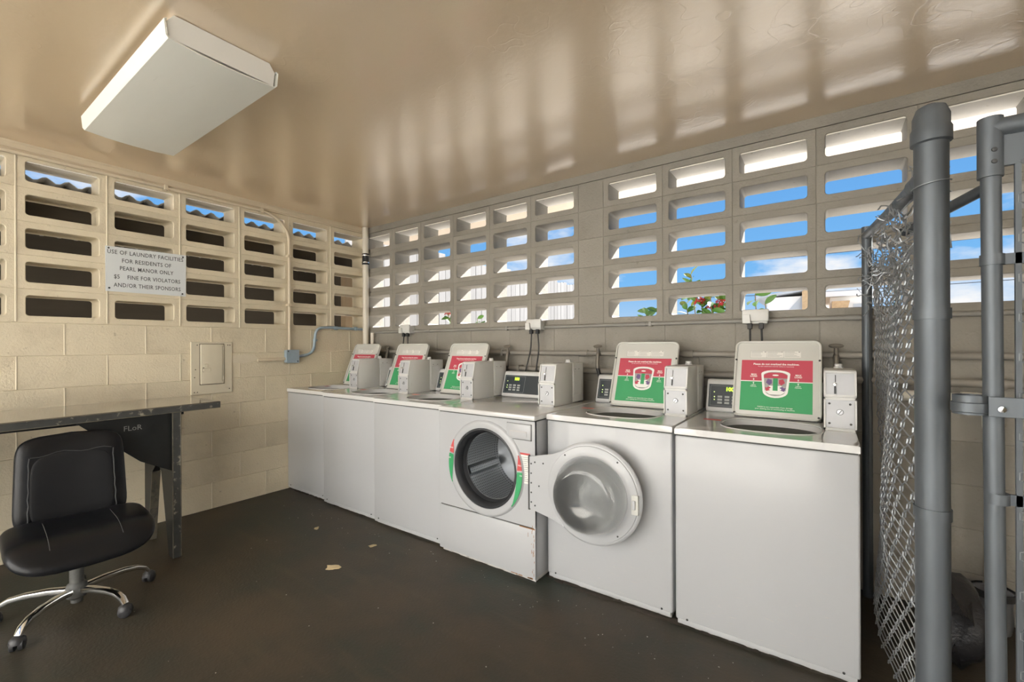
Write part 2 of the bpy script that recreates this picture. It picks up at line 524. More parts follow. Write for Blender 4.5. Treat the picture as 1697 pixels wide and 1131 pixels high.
def fillet(pts, r, n=6):
    """poly-line with rounded corners"""
    pts = [Vector(p) for p in pts]
    out = [pts[0]]
    for i in range(1, len(pts) - 1):
        a, p, c = pts[i - 1], pts[i], pts[i + 1]
        d1, d2 = (a - p), (c - p)
        rr = min(r, d1.length * 0.49, d2.length * 0.49)
        s, t = p + d1.normalized() * rr, p + d2.normalized() * rr
        for k in range(n + 1):
            f = k / n
            out.append(s * (1 - f) ** 2 + p * 2 * f * (1 - f) + t * f * f)
    out.append(pts[-1])
    return out


def lathe(bm, prof, seg=40, axis='z', center=(0, 0, 0), close=False):
    """prof: (radius, height) pairs around the axis"""
    c = Vector(center)
    rings = []
    for (r, h) in prof:
        ring = []
        if r < 1e-6:
            p = {'z': Vector((0, 0, h)), 'y': Vector((0, h, 0)), 'x': Vector((h, 0, 0))}[axis]
            ring = [bm.verts.new(c + p)]
        else:
            for k in range(seg):
                a = 2 * PI * k / seg
                x, y = r * math.cos(a), r * math.sin(a)
                p = {'z': Vector((x, y, h)), 'y': Vector((x, h, y)), 'x': Vector((h, x, y))}[axis]
                ring.append(bm.verts.new(c + p))
        rings.append(ring)
    rng = range(len(rings) if close else len(rings) - 1)
    for i in rng:
        a, bq = rings[i], rings[(i + 1) % len(rings)]
        for k in range(seg):
            k2 = (k + 1) % seg
            if len(a) == 1 and len(bq) == 1: continue
            if len(a) == 1: bm.faces.new((a[0], bq[k], bq[k2]))
            elif len(bq) == 1: bm.faces.new((a[k], a[k2], bq[0]))
            else: bm.faces.new((a[k], a[k2], bq[k2], bq[k]))
    return bm


def prism(bm, poly, t0, t1, axis='y'):
    """poly of 2-D points swept along axis. axis y: (x,z); axis x: (y,z); axis z: (x,y)"""
    def P(p, t):
        return {'y': (p[0], t, p[1]), 'x': (t, p[0], p[1]), 'z': (p[0], p[1], t)}[axis]
    a = [bm.verts.new(P(p, t0)) for p in poly]
    c = [bm.verts.new(P(p, t1)) for p in poly]
    n = len(poly)
    bm.faces.new(a); bm.faces.new(c[::-1])
    for i in range(n):
        bm.faces.new((a[i], c[i], c[(i + 1) % n], a[(i + 1) % n]))
    return bm


def Pr(poly, t0, t1, axis='y', bev=0.0):
    bm = prism(bmesh.new(), poly, t0, t1, axis)
    if bev:
        bmesh.ops.bevel(bm, geom=bm.edges[:], offset=bev, segments=2, affect='EDGES', profile=0.5)
    return bm


def rrect(w, h, r, n=4, cx=0.0, cy=0.0):
    out = []
    for (sx, sy, a0) in ((1, 1, 0), (-1, 1, PI / 2), (-1, -1, PI), (1, -1, 1.5 * PI)):
        for k in range(n + 1):
            a = a0 + (PI / 2) * k / n
            out.append((cx + sx * (w / 2 - r) + r * math.cos(a), cy + sy * (h / 2 - r) + r * math.sin(a)))
    return out


def plate_hole(x0, x1, y0, y1, hole, z0, z1):
    """rectangle with a star-shaped hole, thickness z0..z1, hole given as a ccw list of points"""
    bm = bmesh.new()
    cx = sum(p[0] for p in hole) / len(hole); cy = sum(p[1] for p in hole) / len(hole)
    ang = sorted((math.atan2(p[1] - cy, p[0] - cx), p) for p in hole)
    items = [(a, p, None) for a, p in ang]

    def ray(a):
        dx, dy = math.cos(a), math.sin(a)
        ts = []
        if dx > 1e-9: ts.append((x1 - cx) / dx)
        if dx < -1e-9: ts.append((x0 - cx) / dx)
        if dy > 1e-9: ts.append((y1 - cy) / dy)
        if dy < -1e-9: ts.append((y0 - cy) / dy)
        t = min(ts)
        return (cx + dx * t, cy + dy * t)
    for qx, qy in ((x0, y0), (x1, y0), (x1, y1), (x0, y1)):
        a = math.atan2(qy - cy, qx - cx)
        # inner point on the hole at that angle, by linear interpolation
        prev = [it for it in ang if it[0] <= a]; nxt = [it for it in ang if it[0] > a]
        pa = prev[-1] if prev else (ang[-1][0] - 2 * PI, ang[-1][1]); pb = nxt[0] if nxt else (ang[0][0] + 2 * PI, ang[0][1])
        f = (a - pa[0]) / (pb[0] - pa[0])
        ip = (pa[1][0] * (1 - f) + pb[1][0] * f, pa[1][1] * (1 - f) + pb[1][1] * f)
        items.append((a, ip, (qx, qy)))
    items.sort(key=lambda t: t[0])
    rows = []
    for a, ip, op in items:
        if op is None: op = ray(a)
        rows.append([bm.verts.new((ip[0], ip[1], z1)), bm.verts.new((op[0], op[1], z1)), bm.verts.new((op[0], op[1], z0)), bm.verts.new((ip[0], ip[1], z0))])
    n = len(rows)
    for i in range(n):
        a, c = rows[i], rows[(i + 1) % n]
        for k in range(4):
            k2 = (k + 1) % 4
            bm.faces.new((a[k], a[k2], c[k2], c[k]))
    return bm


def plane_mtx(o, u, v):
    u = Vector(u).normalized(); v = Vector(v); v = (v - u * v.dot(u)).normalized(); n = u.cross(v)
    return Matrix(((u.x, v.x, n.x, o[0]), (u.y, v.y, n.y, o[1]), (u.z, v.z, n.z, o[2]), (0, 0, 0, 1)))


_txt = {}


def text_bm(s, size, align='CENTER', depth=0.0004, spacing=1.0, bold=0.0):
    key = (s, size, align, depth, spacing, bold)
    if key not in _txt:
        cu = bpy.data.curves.new('txt', 'FONT')
        cu.body = s; cu.size = size; cu.align_x = align; cu.align_y = 'CENTER'
        cu.extrude = depth; cu.resolution_u = 2; cu.space_character = spacing; cu.offset = bold
        o = bpy.data.objects.new('txt', cu)
        col.objects.link(o)
        dg = bpy.context.evaluated_depsgraph_get()
        me = bpy.data.meshes.new_from_object(o.evaluated_get(dg))
        bpy.data.objects.remove(o); bpy.data.curves.remove(cu)
        _txt[key] = me
    bm = bmesh.new()
    bm.from_mesh(_txt[key])
    return bm


def text(name, s, size, material, parent, mtx, align='CENTER', depth=0.0004, spacing=1.0, bold=0.0):
    return obj(name, text_bm(s, size, align, depth, spacing, bold), material, parent, mtx, recalc=False)


def copy_to(o, parent, loc=None, rotz=None):
    c = o.copy()
    col.objects.link(c)
    if parent is not None: c.parent = parent
    if loc is not None: c.location = loc
    if rotz is not None: c.rotation_euler.z = rotz
    return c


# ================================================================== THE ROOM
BW, BH, TH = 0.4064, 0.2010, 0.19       # concrete block module and wall thickness
Z0 = 7 * BH                             # underside of the pierced blocks
ZT = 12 * BH                            # top of the pierced blocks
ZC = 2.470                              # ceiling
OW, OH = BW / 2 - 0.0396, 0.0606        # half opening
PIL = 0.19
XR, YF = 6.90, -4.25                    # right wall face and open front


def pierced_block_mesh():
    bm = bmesh.new()
    c = 0.003
    hole = rrect(2 * OW, 2 * OH, 0.017, 4)
    n = len(hole)

    def loop(pts, y): return [bm.verts.new((p[0], y, p[1])) for p in pts]
    def rect(dx, y): return loop([(BW / 2 - dx, BH / 2 - dx), (-BW / 2 + dx, BH / 2 - dx), (-BW / 2 + dx, -BH / 2 + dx), (BW / 2 - dx, -BH / 2 + dx)], y)
    hf, hf2 = loop([(p[0] * 1.018, p[1] * 1.045) for p in hole], 0), loop(hole, 0.004)
    hb2, hb = loop(hole, TH - 0.004), loop([(p[0] * 1.018, p[1] * 1.045) for p in hole], TH)
    of, of2, ob2, ob = rect(c, 0), rect(0, c), rect(0, TH - c), rect(c, TH)
    for (h, o) in ((hf, of), (hb, ob)):
        for q in range(4):
            seg = h[q * 5:(q + 1) * 5]
            for k in range(4): bm.faces.new((o[q], seg[k], seg[k + 1]))
            nx = h[((q + 1) * 5) % n]
            bm.faces.new((o[q], seg[4], nx, o[(q + 1) % 4]))
    for a, bq in ((hf, hf2), (hf2, hb2), (hb2, hb)):
        for k in range(n): bm.faces.new((a[k], a[(k + 1) % n], bq[(k + 1) % n], bq[k]))
    for a, bq in ((of, of2), (of2, ob2), (ob2, ob)):
        for k in range(4): bm.faces.new((a[k], a[(k + 1) % 4], bq[(k + 1) % 4], bq[k]))
    bmesh.ops.recalc_face_normals(bm, faces=bm.faces[:])
    me = bpy.data.meshes.new('pierced_block')
    bm.to_mesh(me); bm.free()
    return me


def solid_block_mesh(w, t=TH):
    bm = bmesh.new()
    c = 0.0028
    l = []
    for y, d in ((0, c), (c, 0), (t - c, 0), (t, c)):
        l.append([bm.verts.new((sx * (w / 2 - d), y, sz * (BH / 2 - d))) for sx, sz in ((1, 1), (-1, 1), (-1, -1), (1, -1))])
    for a, bq in zip(l, l[1:]):
        for k in range(4): bm.faces.new((a[k], a[(k + 1) % 4], bq[(k + 1) % 4], bq[k]))
    bm.faces.new(l[0]); bm.faces.new(l[-1])
    bmesh.ops.recalc_face_normals(bm, faces=bm.faces[:])
    me = bpy.data.meshes.new('solid_block')
    bm.to_mesh(me); bm.free()
    return me


def soffit_glow_mesh():  # thin added plate; its white paints reflected sunlight on the opening top
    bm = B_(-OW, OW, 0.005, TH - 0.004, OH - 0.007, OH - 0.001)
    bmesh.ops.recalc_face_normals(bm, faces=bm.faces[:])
    me = bpy.data.meshes.new('soffit_glow'); bm.to_mesh(me); bm.free()
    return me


# the roof slab is the ceiling; it overhangs the walls outside
ceil = struct(obj('ceiling', B_(-0.42, XR + 0.3, YF - 0.15, 0.66, ZC, ZC + 0.16), 'ceiling_gloss'), 'glossy tan painted concrete ceiling')
floor = struct(obj('floor', B_(-0.19, XR, YF, 0.19, -0.12, 0.0), 'floor_paint'), 'dark worn painted concrete floor')
yard = struct(obj('ground_back', B_(-40, 40, 0.25, 60, -0.30, -0.125), 'dry_ground'), 'dry pale ground behind the back wall')
ground = struct(obj('ground', B_(-40, 40, -45, 60, -0.40, -0.13), 'concrete_light'), 'pale concrete yard outside')


def build_wall(root, paint, place, cols, ncourse_len, first_half_course, extra_solid=()):
    """cols: list of ('p'|'s', centre, width) along the wall; place(along, z)->(loc, rotz)"""
    pm = pierced_block_mesh(); pm.materials.append(M[paint])
    lm = soffit_glow_mesh(); lm.materials.append(M['soffit_glow_white'])
    smesh = {}
    for kind, c, w in cols:
        for r_ in range(5):
            z = Z0 + (r_ + 0.5) * BH
            loc, rz = place(c, z)
            if kind == 'p':
                o = link_mesh('block', pm, None, root); o.location = loc; o.rotation_euler.z = rz
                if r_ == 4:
                    q = link_mesh('soffit_glow', lm, None, root); q.location = loc; q.rotation_euler.z = rz
            else:
                key = round(w, 4)
                if key not in smesh:
                    smesh[key] = solid_block_mesh(w); smesh[key].materials.append(M[paint])
                o = link_mesh('block', smesh[key], None, root); o.location = loc; o.rotation_euler.z = rz
    for r_ in range(7):
        z = (r_ + 0.5) * BH
        a = 0.0
        half = ((6 - r_) % 2 == 0) == first_half_course
        while a < ncourse_len - 1e-6:
            w = BW / 2 if (a == 0.0 and half) else BW
            w = min(w, ncourse_len - a)
            key = round(w, 4)
            if key not in smesh:
                smesh[key] = solid_block_mesh(w); smesh[key].materials.append(M[paint])
            loc, rz = place(a + w / 2, z)
            o = link_mesh('block', smesh[key], None, root); o.location = loc; o.rotation_euler.z = rz
            a += w


# back wall (behind the machines)
LB = 6 * BW + PIL + 5 * BW + PIL + 4 * BW
wall_back = struct(obj('wall_back', B_(-TH, LB, -0.008, TH, ZT, ZC), 'back_block_shaded'), 'back wall of pierced concrete blocks')
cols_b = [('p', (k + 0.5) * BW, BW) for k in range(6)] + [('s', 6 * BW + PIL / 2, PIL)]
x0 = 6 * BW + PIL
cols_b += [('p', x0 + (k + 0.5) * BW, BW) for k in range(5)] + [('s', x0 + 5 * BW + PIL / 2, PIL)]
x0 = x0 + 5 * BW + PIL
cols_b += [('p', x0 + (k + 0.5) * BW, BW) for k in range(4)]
build_wall(wall_back, 'back_block_shaded', lambda a, z: ((a, 0, z), 0.0), cols_b, LB, True)

# left wall
LL = 10 * BW
wall_left = struct(obj('wall_left', B_(-TH, 0.010, -LL, 0, ZT, ZC), 'trim_paint'), 'left wall of beige concrete blocks, pierced above')
cols_l = [('p', (k + 0.5) * BW, BW) for k in range(10)]
build_wall(wall_left, 'block_paint', lambda a, z: ((0, -a, z), PI / 2), cols_l, LL, True)
cmesh = solid_block_mesh(TH); cmesh.materials.append(M['block_paint'])
for r_ in range(12):
    o = link_mesh('block', cmesh, None, wall_left); o.location = (-TH / 2, 0, (r_ + 0.5) * BH)
# raised mortar beads of the upright joints
bm = bmesh.new()
for k in range(1, 10):
    y = -k * BW
    tube(bm, [(0.000, y + R.uniform(-.001, .001), Z0 + .004), (0.000, y + R.uniform(-.001, .001), (Z0 + ZT) / 2), (0, y, ZT - .004)], 0.0048, 6)
for r_ in range(7):
    half = ((6 - r_) % 2 == 0)
    a = BW / 2 if half else BW
    while a < LL:
        tube(bm, [(-0.0005, -a, r_ * BH + .003), (-0.0005, -a + R.uniform(-.001, .001), (r_ + 1) * BH - .003)], 0.0042, 6)
        a += BW
mo = obj('mortar', bm, 'mortar_paint', wall_left, smooth=True)
mo['label'] = 'raised mortar beads of the upright joints'

wall_right = struct(obj('wall_right', B_(XR, XR + 0.19, YF + 0.9, 0.0, 0, ZC), 'block_paint'), 'right end wall')
bm = B_(LB, XR + 0.19, 0.0, TH, 0, ZC)
struct(obj('wall_back_end', bm, 'back_block_shaded'), 'solid end of the back wall')
trim = struct(obj('trim_1', B_(0.0, 0.016, -LL, -0.02, ZT + .012, ZC - .012, 0.004), 'trim_paint'), 'painted band under the ceiling on the left wall')
struct(obj('wall_light_block', B_(4.55, XR, YF - .19, YF, -0.12, ZC), 'block_paint'), 'added front wall blocking light right of the open side')  # added out of view to keep front light off the fenced side
# added white wall across the front yard, unseen, bouncing sunlight into the room
fac = struct(obj('wall_bounce', B_(-14, 20, -12.3, -12.0, -0.13, 9.0), 'bounce_wall_white'), 'added white bounce wall across the front yard')
for k in range(9):
    for fl in range(3):
        fx = -11 + k * 3.4
        obj('window', B_(fx, fx + 1.5, -12.02, -11.97, 0.9 + fl * 2.8, 2.1 + fl * 2.8), 'console_dark', fac)
# two posts carry the open front
for i, px in enumerate((-0.05, 4.46)):
    struct(obj('trim_%d' % (i + 2), B_(px - .07, px + .07, YF - .1, YF + .04, -0.12, ZC, .01), 'trim_paint'), 'front roof post')

# ================================================================== WASHING MACHINES
CAB_H, TOP_H = 0.857, 0.886


def console_parts(t, x0, x1, y0, y1, ztop, logo=False, digits='100', left_pad=0.012):
    """sloping control console at the back of the top deck; front foot at y0"""
    yb = y0 + 0.045
    poly = [(y0, TOP_H), (y0 - 0.004, TOP_H + 0.012), (yb, ztop - 0.012), (yb + 0.012, ztop), (y1, ztop), (y1, TOP_H)]
    con = obj('console', Pr(poly, x0, x1, 'x', 0.006), 'console_white', t, smooth=True)
    lo = Vector((x0, y0 - 0.004, TOP_H + 0.012)); vv = Vector((0, yb - y0 + 0.004, ztop - 0.012 - TOP_H - 0.012))
    H = vv.length; W = x1 - x0
    mt = plane_mtx(lo, (1, 0, 0), vv)
    pw0, pw1, ph0, ph1 = left_pad, W - 0.012, 0.014, H - 0.016
    obj('control_panel', B_(pw0, pw1, ph0, ph1, -0.002, 0.0012), 'console_dark', con, mt)
    # thin frame round the keypad
    bm = bmesh.new()
    kx0, kx1, kz0, kz1 = pw0 + 0.008, pw0 + 0.178, ph0 + 0.008, ph1 - 0.008
    for a in ((kx0, kx1, kz0, kz0 + .0012), (kx0, kx1, kz1 - .0012, kz1), (kx0, kx0 + .0012, kz0, kz1), (kx1 - .0012, kx1, kz0, kz1)):
        box(bm, a[0], a[1], a[2], a[3], 0.001, 0.0016)
    obj('keypad_frame', bm, 'console_line', con, mt)
    text('display', digits, 0.030, 'display_green', con, mt @ Matrix.Translation((kx0 + 0.098, kz1 - 0.020, 0.0016)), spacing=0.95, bold=0.0012)
    bt = None
    for r_ in range(3):
        for c_ in range(3):
            bx, bz = kx0 + 0.038 + c_ * 0.036, kz0 + 0.012 + r_ * 0.017
            if bt is None:
                bt = obj('button', B_(0, 0.024, 0, 0.011, 0.001, 0.0028, 0.0008, 1), 'button_grey', con)
                bt.matrix_local = mt @ Matrix.Translation((bx, bz, 0))
            else:
                c = copy_to(bt, con); c.matrix_local = mt @ Matrix.Translation((bx, bz, 0))
    for lx, lz in ((kx0 + .020, kz1 - .036), (kx0 + .022, kz0 + .034), (kx0 + .022, kz0 + .050)):
        obj('indicator_light', lathe(bmesh.new(), [(0.0, 0.003), (0.0032, 0.002), (0.0036, 0.0)], 10), 'led_yellow', con, mt @ Matrix.Translation((lx, lz, 0.001)))
    if logo:
        text('logo', 'Speed Queen', 0.026, 'logo_red', con, mt @ Matrix.Translation((pw1 - 0.065, ph0 + 0.017, 0.0014)), bold=0.0008)
    return con


def coin_box(t, x0, x1, y0, y1):
    h = 0.258
    z = TOP_H
    sp = y0 + (y1 - y0) * 0.60
    prof = [(y0, z), (y0, z + 0.145), (y0 + 0.022, z + h - 0.006), (y0 + 0.028, z + h), (sp, z + h), (sp, z)]
    body = obj('coin_box', Pr(prof, x0, x1, 'x', 0.003), 'coin_metal', t, smooth=True)
    rear = [(sp + 0.001, z + 0.004), (sp + 0.001, z + h), (y1, z + h - 0.004), (y1, z + 0.004)]
    obj('rear_housing', Pr(rear, x0 + 0.002, x1 + 0.001, 'x', 0.003), 'coin_metal', body, smooth=True)
    bm = B_(x1 - 0.001, x1 + 0.002, sp + 0.012, y1 - 0.03, z + 0.05, z + h - 0.055, 0.001)
    obj('side_cover', bm, 'coin_metal', body)
    for yy in (sp + 0.035, sp + 0.085):
        obj('screw', lathe(bmesh.new(), [(0, .0016), (.003, .001), (.0035, 0)], 8, 'x', (x1 + 0.001, yy, z + h - 0.042)), 'dark_metal', body)
    # upper recess with the coin slot, lower recess with the vault lock
    w = x1 - x0
    mu = plane_mtx((x0, y0, z + 0.145), (1, 0, 0), (0, 0.022, 0.107))
    hole_u = rrect(w - 0.014, 0.094, 0.004, 2, w / 2, 0.055)
    obj('slot_plate', B_(0.008, w - 0.008, 0.009, 0.101, -0.004, 0.0006), 'coin_panel', body, mu)
    bm = bmesh.new()
    for a in ((0, w, 0.0, 0.007), (0, w, 0.102, 0.109), (0, 0.007, 0, 0.109), (w - 0.007, w, 0, 0.109)):
        box(bm, a[0], a[1], a[2], a[3], -0.001, 0.007)
    obj('slot_rim', bm, 'coin_metal', body, mu)
    obj('coin_slot', B_(0.040, 0.0435, 0.062, 0.094, 0.0, 0.0016), 'dark_metal', body, mu)
    obj('return_knob', lathe(bmesh.new(), [(0, .016), (.006, .015), (.008, .010), (.006, .002), (.007, 0)], 14, 'z', (0.040, 0.052, 0.0006)), 'chrome', body, mu, smooth=True)
    obj('return_lever', B_(0.037, 0.044, 0.012, 0.044, 0.0, 0.006, 0.0015), 'dark_metal', body, mu)
    ml = plane_mtx((x0, y0, z), (1, 0, 0), (0, 0, 1))
    bm = bmesh.new()
    for a in ((0, w, 0.0, 0.010), (0, w, 0.133, 0.142), (0, 0.006, 0, 0.142), (w - 0.006, w, 0, 0.142)):
        box(bm, a[0], a[1], a[2], a[3], -0.001, 0.010)
    obj('vault_rim', bm, 'coin_metal', body, ml)
    vp = obj('vault_door', B_(0.008, w - 0.008, 0.012, 0.131, -0.002, 0.002), 'coin_panel', body, ml)
    for (a, c) in ((0.020, 0.030), (w - 0.020, 0.030), (0.020, 0.115), (w - 0.022, 0.115)):
        obj('rivet', lathe(bmesh.new(), [(0, .0022), (.004, .0015), (.0048, 0)], 8, 'z', (a, c, 0.002)), 'dark_metal', body, ml)
    lk = lathe(bmesh.new(), [(0, .006), (.0105, .0055), (.0125, .003), (.013, 0)], 18, 'z', (w / 2, 0.080, 0.002))
    obj('vault_lock', lk, 'can_metal', body, ml, smooth=True)
    obj('key_slot', B_(-0.0095, 0.0095, -0.0014, 0.0014, 0.0, 0.0012), 'dark_metal', body, ml @ Matrix.Translation((w / 2, 0.080, 0.0076)) @ Matrix.Rotation(math.radians(55), 4, 'Z'))
    # little cap on top
    cp = lathe(bmesh.new(), [(0, .020), (.014, .020), (.016, .017), (.016, .006), (.020, .005), (.020, 0)], 8, 'z', (x0 + w * 0.5, sp + 0.045, z + h - .001))
    obj('top_cap', cp, 'console_white', body, smooth=True)
    return body


def lid_with_poster(t, x0, x1, yh):
    w, h = x1 - x0, 0.412
    mt = plane_mtx((x0, yh, TOP_H + 0.006), (1, 0, 0), (0, math.sin(math.radians(21.5)), math.cos(math.radians(21.5))))
    out = rrect(w, h, 0.032, 6, w / 2, h / 2)
    lid = obj('lid', Pr(out, -0.020, -0.006, 'z', 0.003), 'lid_plastic', t, mt, smooth=True)
    bm = bmesh.new()
    ring = [Vector((p[0], p[1], -0.003)) for p in rrect(w - 0.010, h - 0.010, 0.029, 6, w / 2, h / 2)]
    tube(bm, ring, 0.0058, 8, closed=True)
    obj('lid_rim', bm, 'lid_plastic', lid, mt, smooth=True)
    for px, py in ((0.008, h * 0.74), (w - 0.008, h * 0.74), (0.012, 0.016), (w - 0.012, 0.016)):
        obj('bumper', lathe(bmesh.new(), [(0, .006), (.004, .0055), (.0055, .002), (.0055, 0)], 10, 'z', (px, py, 0.0)), 'dark_metal', lid, mt)
    hb = T_([(0.012, -0.004, -0.010), (w - 0.012, -0.004, -0.010)], 0.0045, 8)
    obj('hinge_rod', hb, 'dark_metal', lid, mt)
    # printed poster
    px0, px1, py0, pym, py1 = 0.088 * w, 0.905 * w, 0.078 * h, 0.462 * h, 0.742 * h
    z = -0.0058
    post = obj('poster', B_(px0, px1, pym + .002, py1, z - .0005, z), 'poster_red', lid, mt)
    obj('green_field', B_(px0, px1, py0, pym - .002, z - .0005, z), 'poster_green', lid, mt)
    obj('white_stripe', B_(px0, px1, pym - .0022, pym + .0022, z - .0005, z + .0001), 'poster_white', lid, mt)
    cx = (px0 + px1) / 2

    def tx(s, size, x, y, bold=0.0, name='lettering'):
        text(name, s, size, 'poster_white', lid, mt @ Matrix.Translation((x, y, z + 0.0003)), depth=0.0002, bold=bold)
    tx('Please do not overload the machines.', 0.0135, cx, py1 - 0.022, 0.0004)
    tx('For best results leave room for clothes to move freely.', 0.0072, cx, py1 - 0.034)
    for sx in (-1, 1):
        x = cx + sx * 0.098
        tx('MAX', 0.0118, x, pym + 0.036, 0.0003); tx('LOAD', 0.0118, x, pym + 0.026, 0.0003)
        tx('Lightly', 0.0085, x, pym - 0.021); tx('Machine', 0.0085, x, pym - 0.029)
        for d, yy in ((-1, pym + 0.006), (1, pym - 0.006)):
            arrow = [(x - .0012, yy - d * -.0), (x + .0012, yy), (x + .0012, yy), (x - .0012, yy)]
            tri = [(x - .0042, yy + d * 0.003), (x + .0042, yy + d * 0.003), (x, yy + d * (-0.003) * -1 + d * 0.005)] if False else \
                  ([(x - .0044, yy + .0045), (x + .0044, yy + .0045), (x, yy - .001)] if d < 0 else [(x - .0044, yy - .0045), (x + .0044, yy - .0045), (x, yy + .001)])
            bm = Pr(tri, z, z + .0003, 'z')
            y2 = yy + (0.0045 if d < 0 else -0.0045)
            box(bm, x - .0012, x + .0012, min(y2, y2 - d * 0.006), max(y2, y2 - d * 0.006), z, z + .0003)
            obj('arrow', bm, 'poster_white', lid, mt)
    tx('WASH is not responsible if you damage', 0.0095, cx, py0 + 0.023)
    tx('your clothing due to overloading of machine.', 0.0095, cx, py0 + 0.013)
    # the picture of a cut-open tub
    cy = pym - 0.012

    def tub(sw, sh, dy=0.0):
        top = [(cx + sw * math.cos(a), cy + dy + sh * 0.72 + sh * 0.28 * math.sin(a)) for a in [PI * k / 10 for k in range(11)]]
        bot = [(cx - sw * 0.86 * math.cos(a), cy + dy - sh * 0.55 - sh * 0.45 * math.sin(a)) for a in [PI * k / 10 for k in range(11)]]
        return top + bot
    obj('picture_tub', Pr(tub(0.064, 0.074), z, z + .0002, 'z'), 'poster_white', lid, mt)
    obj('picture_inside', Pr(tub(0.053, 0.064), z + .0002, z + .0004, 'z'), 'poster_grey', lid, mt)
    obj('picture_red_top', Pr([(cx - .052, cy + .030), (cx + .052, cy + .030), (cx + .052, cy + .047), (cx + .03, cy + .060), (cx - .03, cy + .060), (cx - .052, cy + .047)], z + .0004, z + .0006, 'z'), 'poster_red', lid, mt)
    obj('picture_badge', Pr([(cx + .014 * math.cos(2 * PI * k / 12), cy + .046 + .004 * math.sin(2 * PI * k / 12)) for k in range(12)], z + .0006, z + .0008, 'z'), 'poster_white', lid, mt)
    obj('picture_base', Pr([(cx - .046, cy - .04), (cx - .026, cy - .010), (cx + .026, cy - .010), (cx + .046, cy - .04), (cx + .025, cy - .056), (cx - .025, cy - .056)], z + .0004, z + .0006, 'z'), 'poster_white', lid, mt)
    obj('picture_agitator', Pr([(cx - .011, cy - .036), (cx + .011, cy - .036), (cx + .010, cy + .030), (cx - .010, cy + .030)], z + .0006, z + .0009, 'z'), 'poster_green', lid, mt)
    for sx, mm, mm2 in ((-1, 'poster_red', 'poster_purple'), (1, 'poster_purple', 'poster_red')):
        a = [(cx + sx * .018, cy - .020), (cx + sx * .030, cy - .014), (cx + sx * .038, cy - .022), (cx + sx * .046, cy - .018), (cx + sx * .040, cy - .040), (cx + sx * .022, cy - .034), (cx + sx * .028, cy - .028)]
        obj('picture_arrow', Pr(a, z + .0006, z + .0009, 'z'), mm, lid, mt)
        c = [(cx + sx * .016, cy + .022), (cx + sx * .034, cy + .026), (cx + sx * .042, cy + .006), (cx + sx * .026, cy - .008), (cx + sx * .015, cy + .002)]
        obj('picture_cloth', Pr(c, z + .0006, z + .0008, 'z'), mm2, lid, mt)
    # instruction strip above the poster
    sx0, sx1, sy0, sy1 = 0.19 * w, 0.775 * w, 0.775 * h, 0.868 * h
    st = obj('instruction_strip', B_(sx0, sx1, sy0, sy1, z - .0005, z + .0001), 'label_white', lid, mt)
    bm = bmesh.new()
    box(bm, sx0, sx1, sy1 - .0008, sy1, z, z + .0004); box(bm, sx0, sx1, sy0, sy0 + .0008, z, z + .0004)
    for c_ in range(3):
        bx = sx0 + (sx1 - sx0) * c_ / 3
        box(bm, bx, bx + .0008, sy0, sy1, z, z + .0004)
        for r_ in range(5):
            L_ = (sx1 - sx0) / 3 * R.uniform(0.55, 0.88)
            yy = sy1 - .006 - r_ * .0062
            box(bm, bx + .004, bx + .004 + L_, yy - .0009, yy + (.0012 if r_ == 0 else .0004), z, z + .0004)
        box(bm, bx + (sx1 - sx0) / 3 - .010, bx + (sx1 - sx0) / 3 - .003, sy1 - .008, sy1 - .004, z, z + .0005)
    obj('instruction_print', bm, 'print_grey', lid, mt)
    return lid


def scuffs(t, W, n, seed, zmax=0.32):
    rr = random.Random(seed)
    bm = bmesh.new()
    for _ in range(n):
        x, z = rr.uniform(.04, W - .10), rr.uniform(.05, zmax)
        l, a = rr.uniform(.006, .05), rr.uniform(-.15, .15)
        th = rr.uniform(.0006, .0018)
        y = -0.0006
        p = [Vector((x, y, z)), Vector((x + l * .5, y, z + a * l * .5 + rr.uniform(-.001, .001))), Vector((x + l, y, z + a * l))]
        vs = [bm.verts.new(p[0])]
        lo = bm.verts.new(p[1] - Vector((0, 0, th))); hi = bm.verts.new(p[1] + Vector((0, 0, th))); en = bm.verts.new(p[2])
        bm.faces.new((vs[0], lo, en, hi))
    o = obj('scuff_marks', bm, 'scuff_grey', t)
    o['kind'] = 'stuff'
    return o


def cabinet(t, W, D, front_mesh=True):
    bm = B_(0, W, 0, D, 0.030, CAB_H - 0.004, 0.009, 3)
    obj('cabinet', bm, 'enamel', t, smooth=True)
    obj('base', B_(0.012, W - 0.012, 0.022, D - 0.02, 0.0, 0.034), 'kick_metal', t)
    obj('lower_lip', B_(0.010, W - 0.010, -0.0015, 0.012, 0.016, 0.036, 0.002), 'enamel', t, smooth=True)
    for fx in (0.05, W - 0.05):
        obj('lip_screw', lathe(bmesh.new(), [(0, -.0035), (.004, -.003), (.005, 0)], 8, 'y', (fx, 0.0, 0.040)), 'dark_metal', t)
    obj('seam', B_(0.006, W - 0.006, 0.003, D - 0.004, CAB_H - 0.006, CAB_H + 0.002), 'enamel_seam', t)


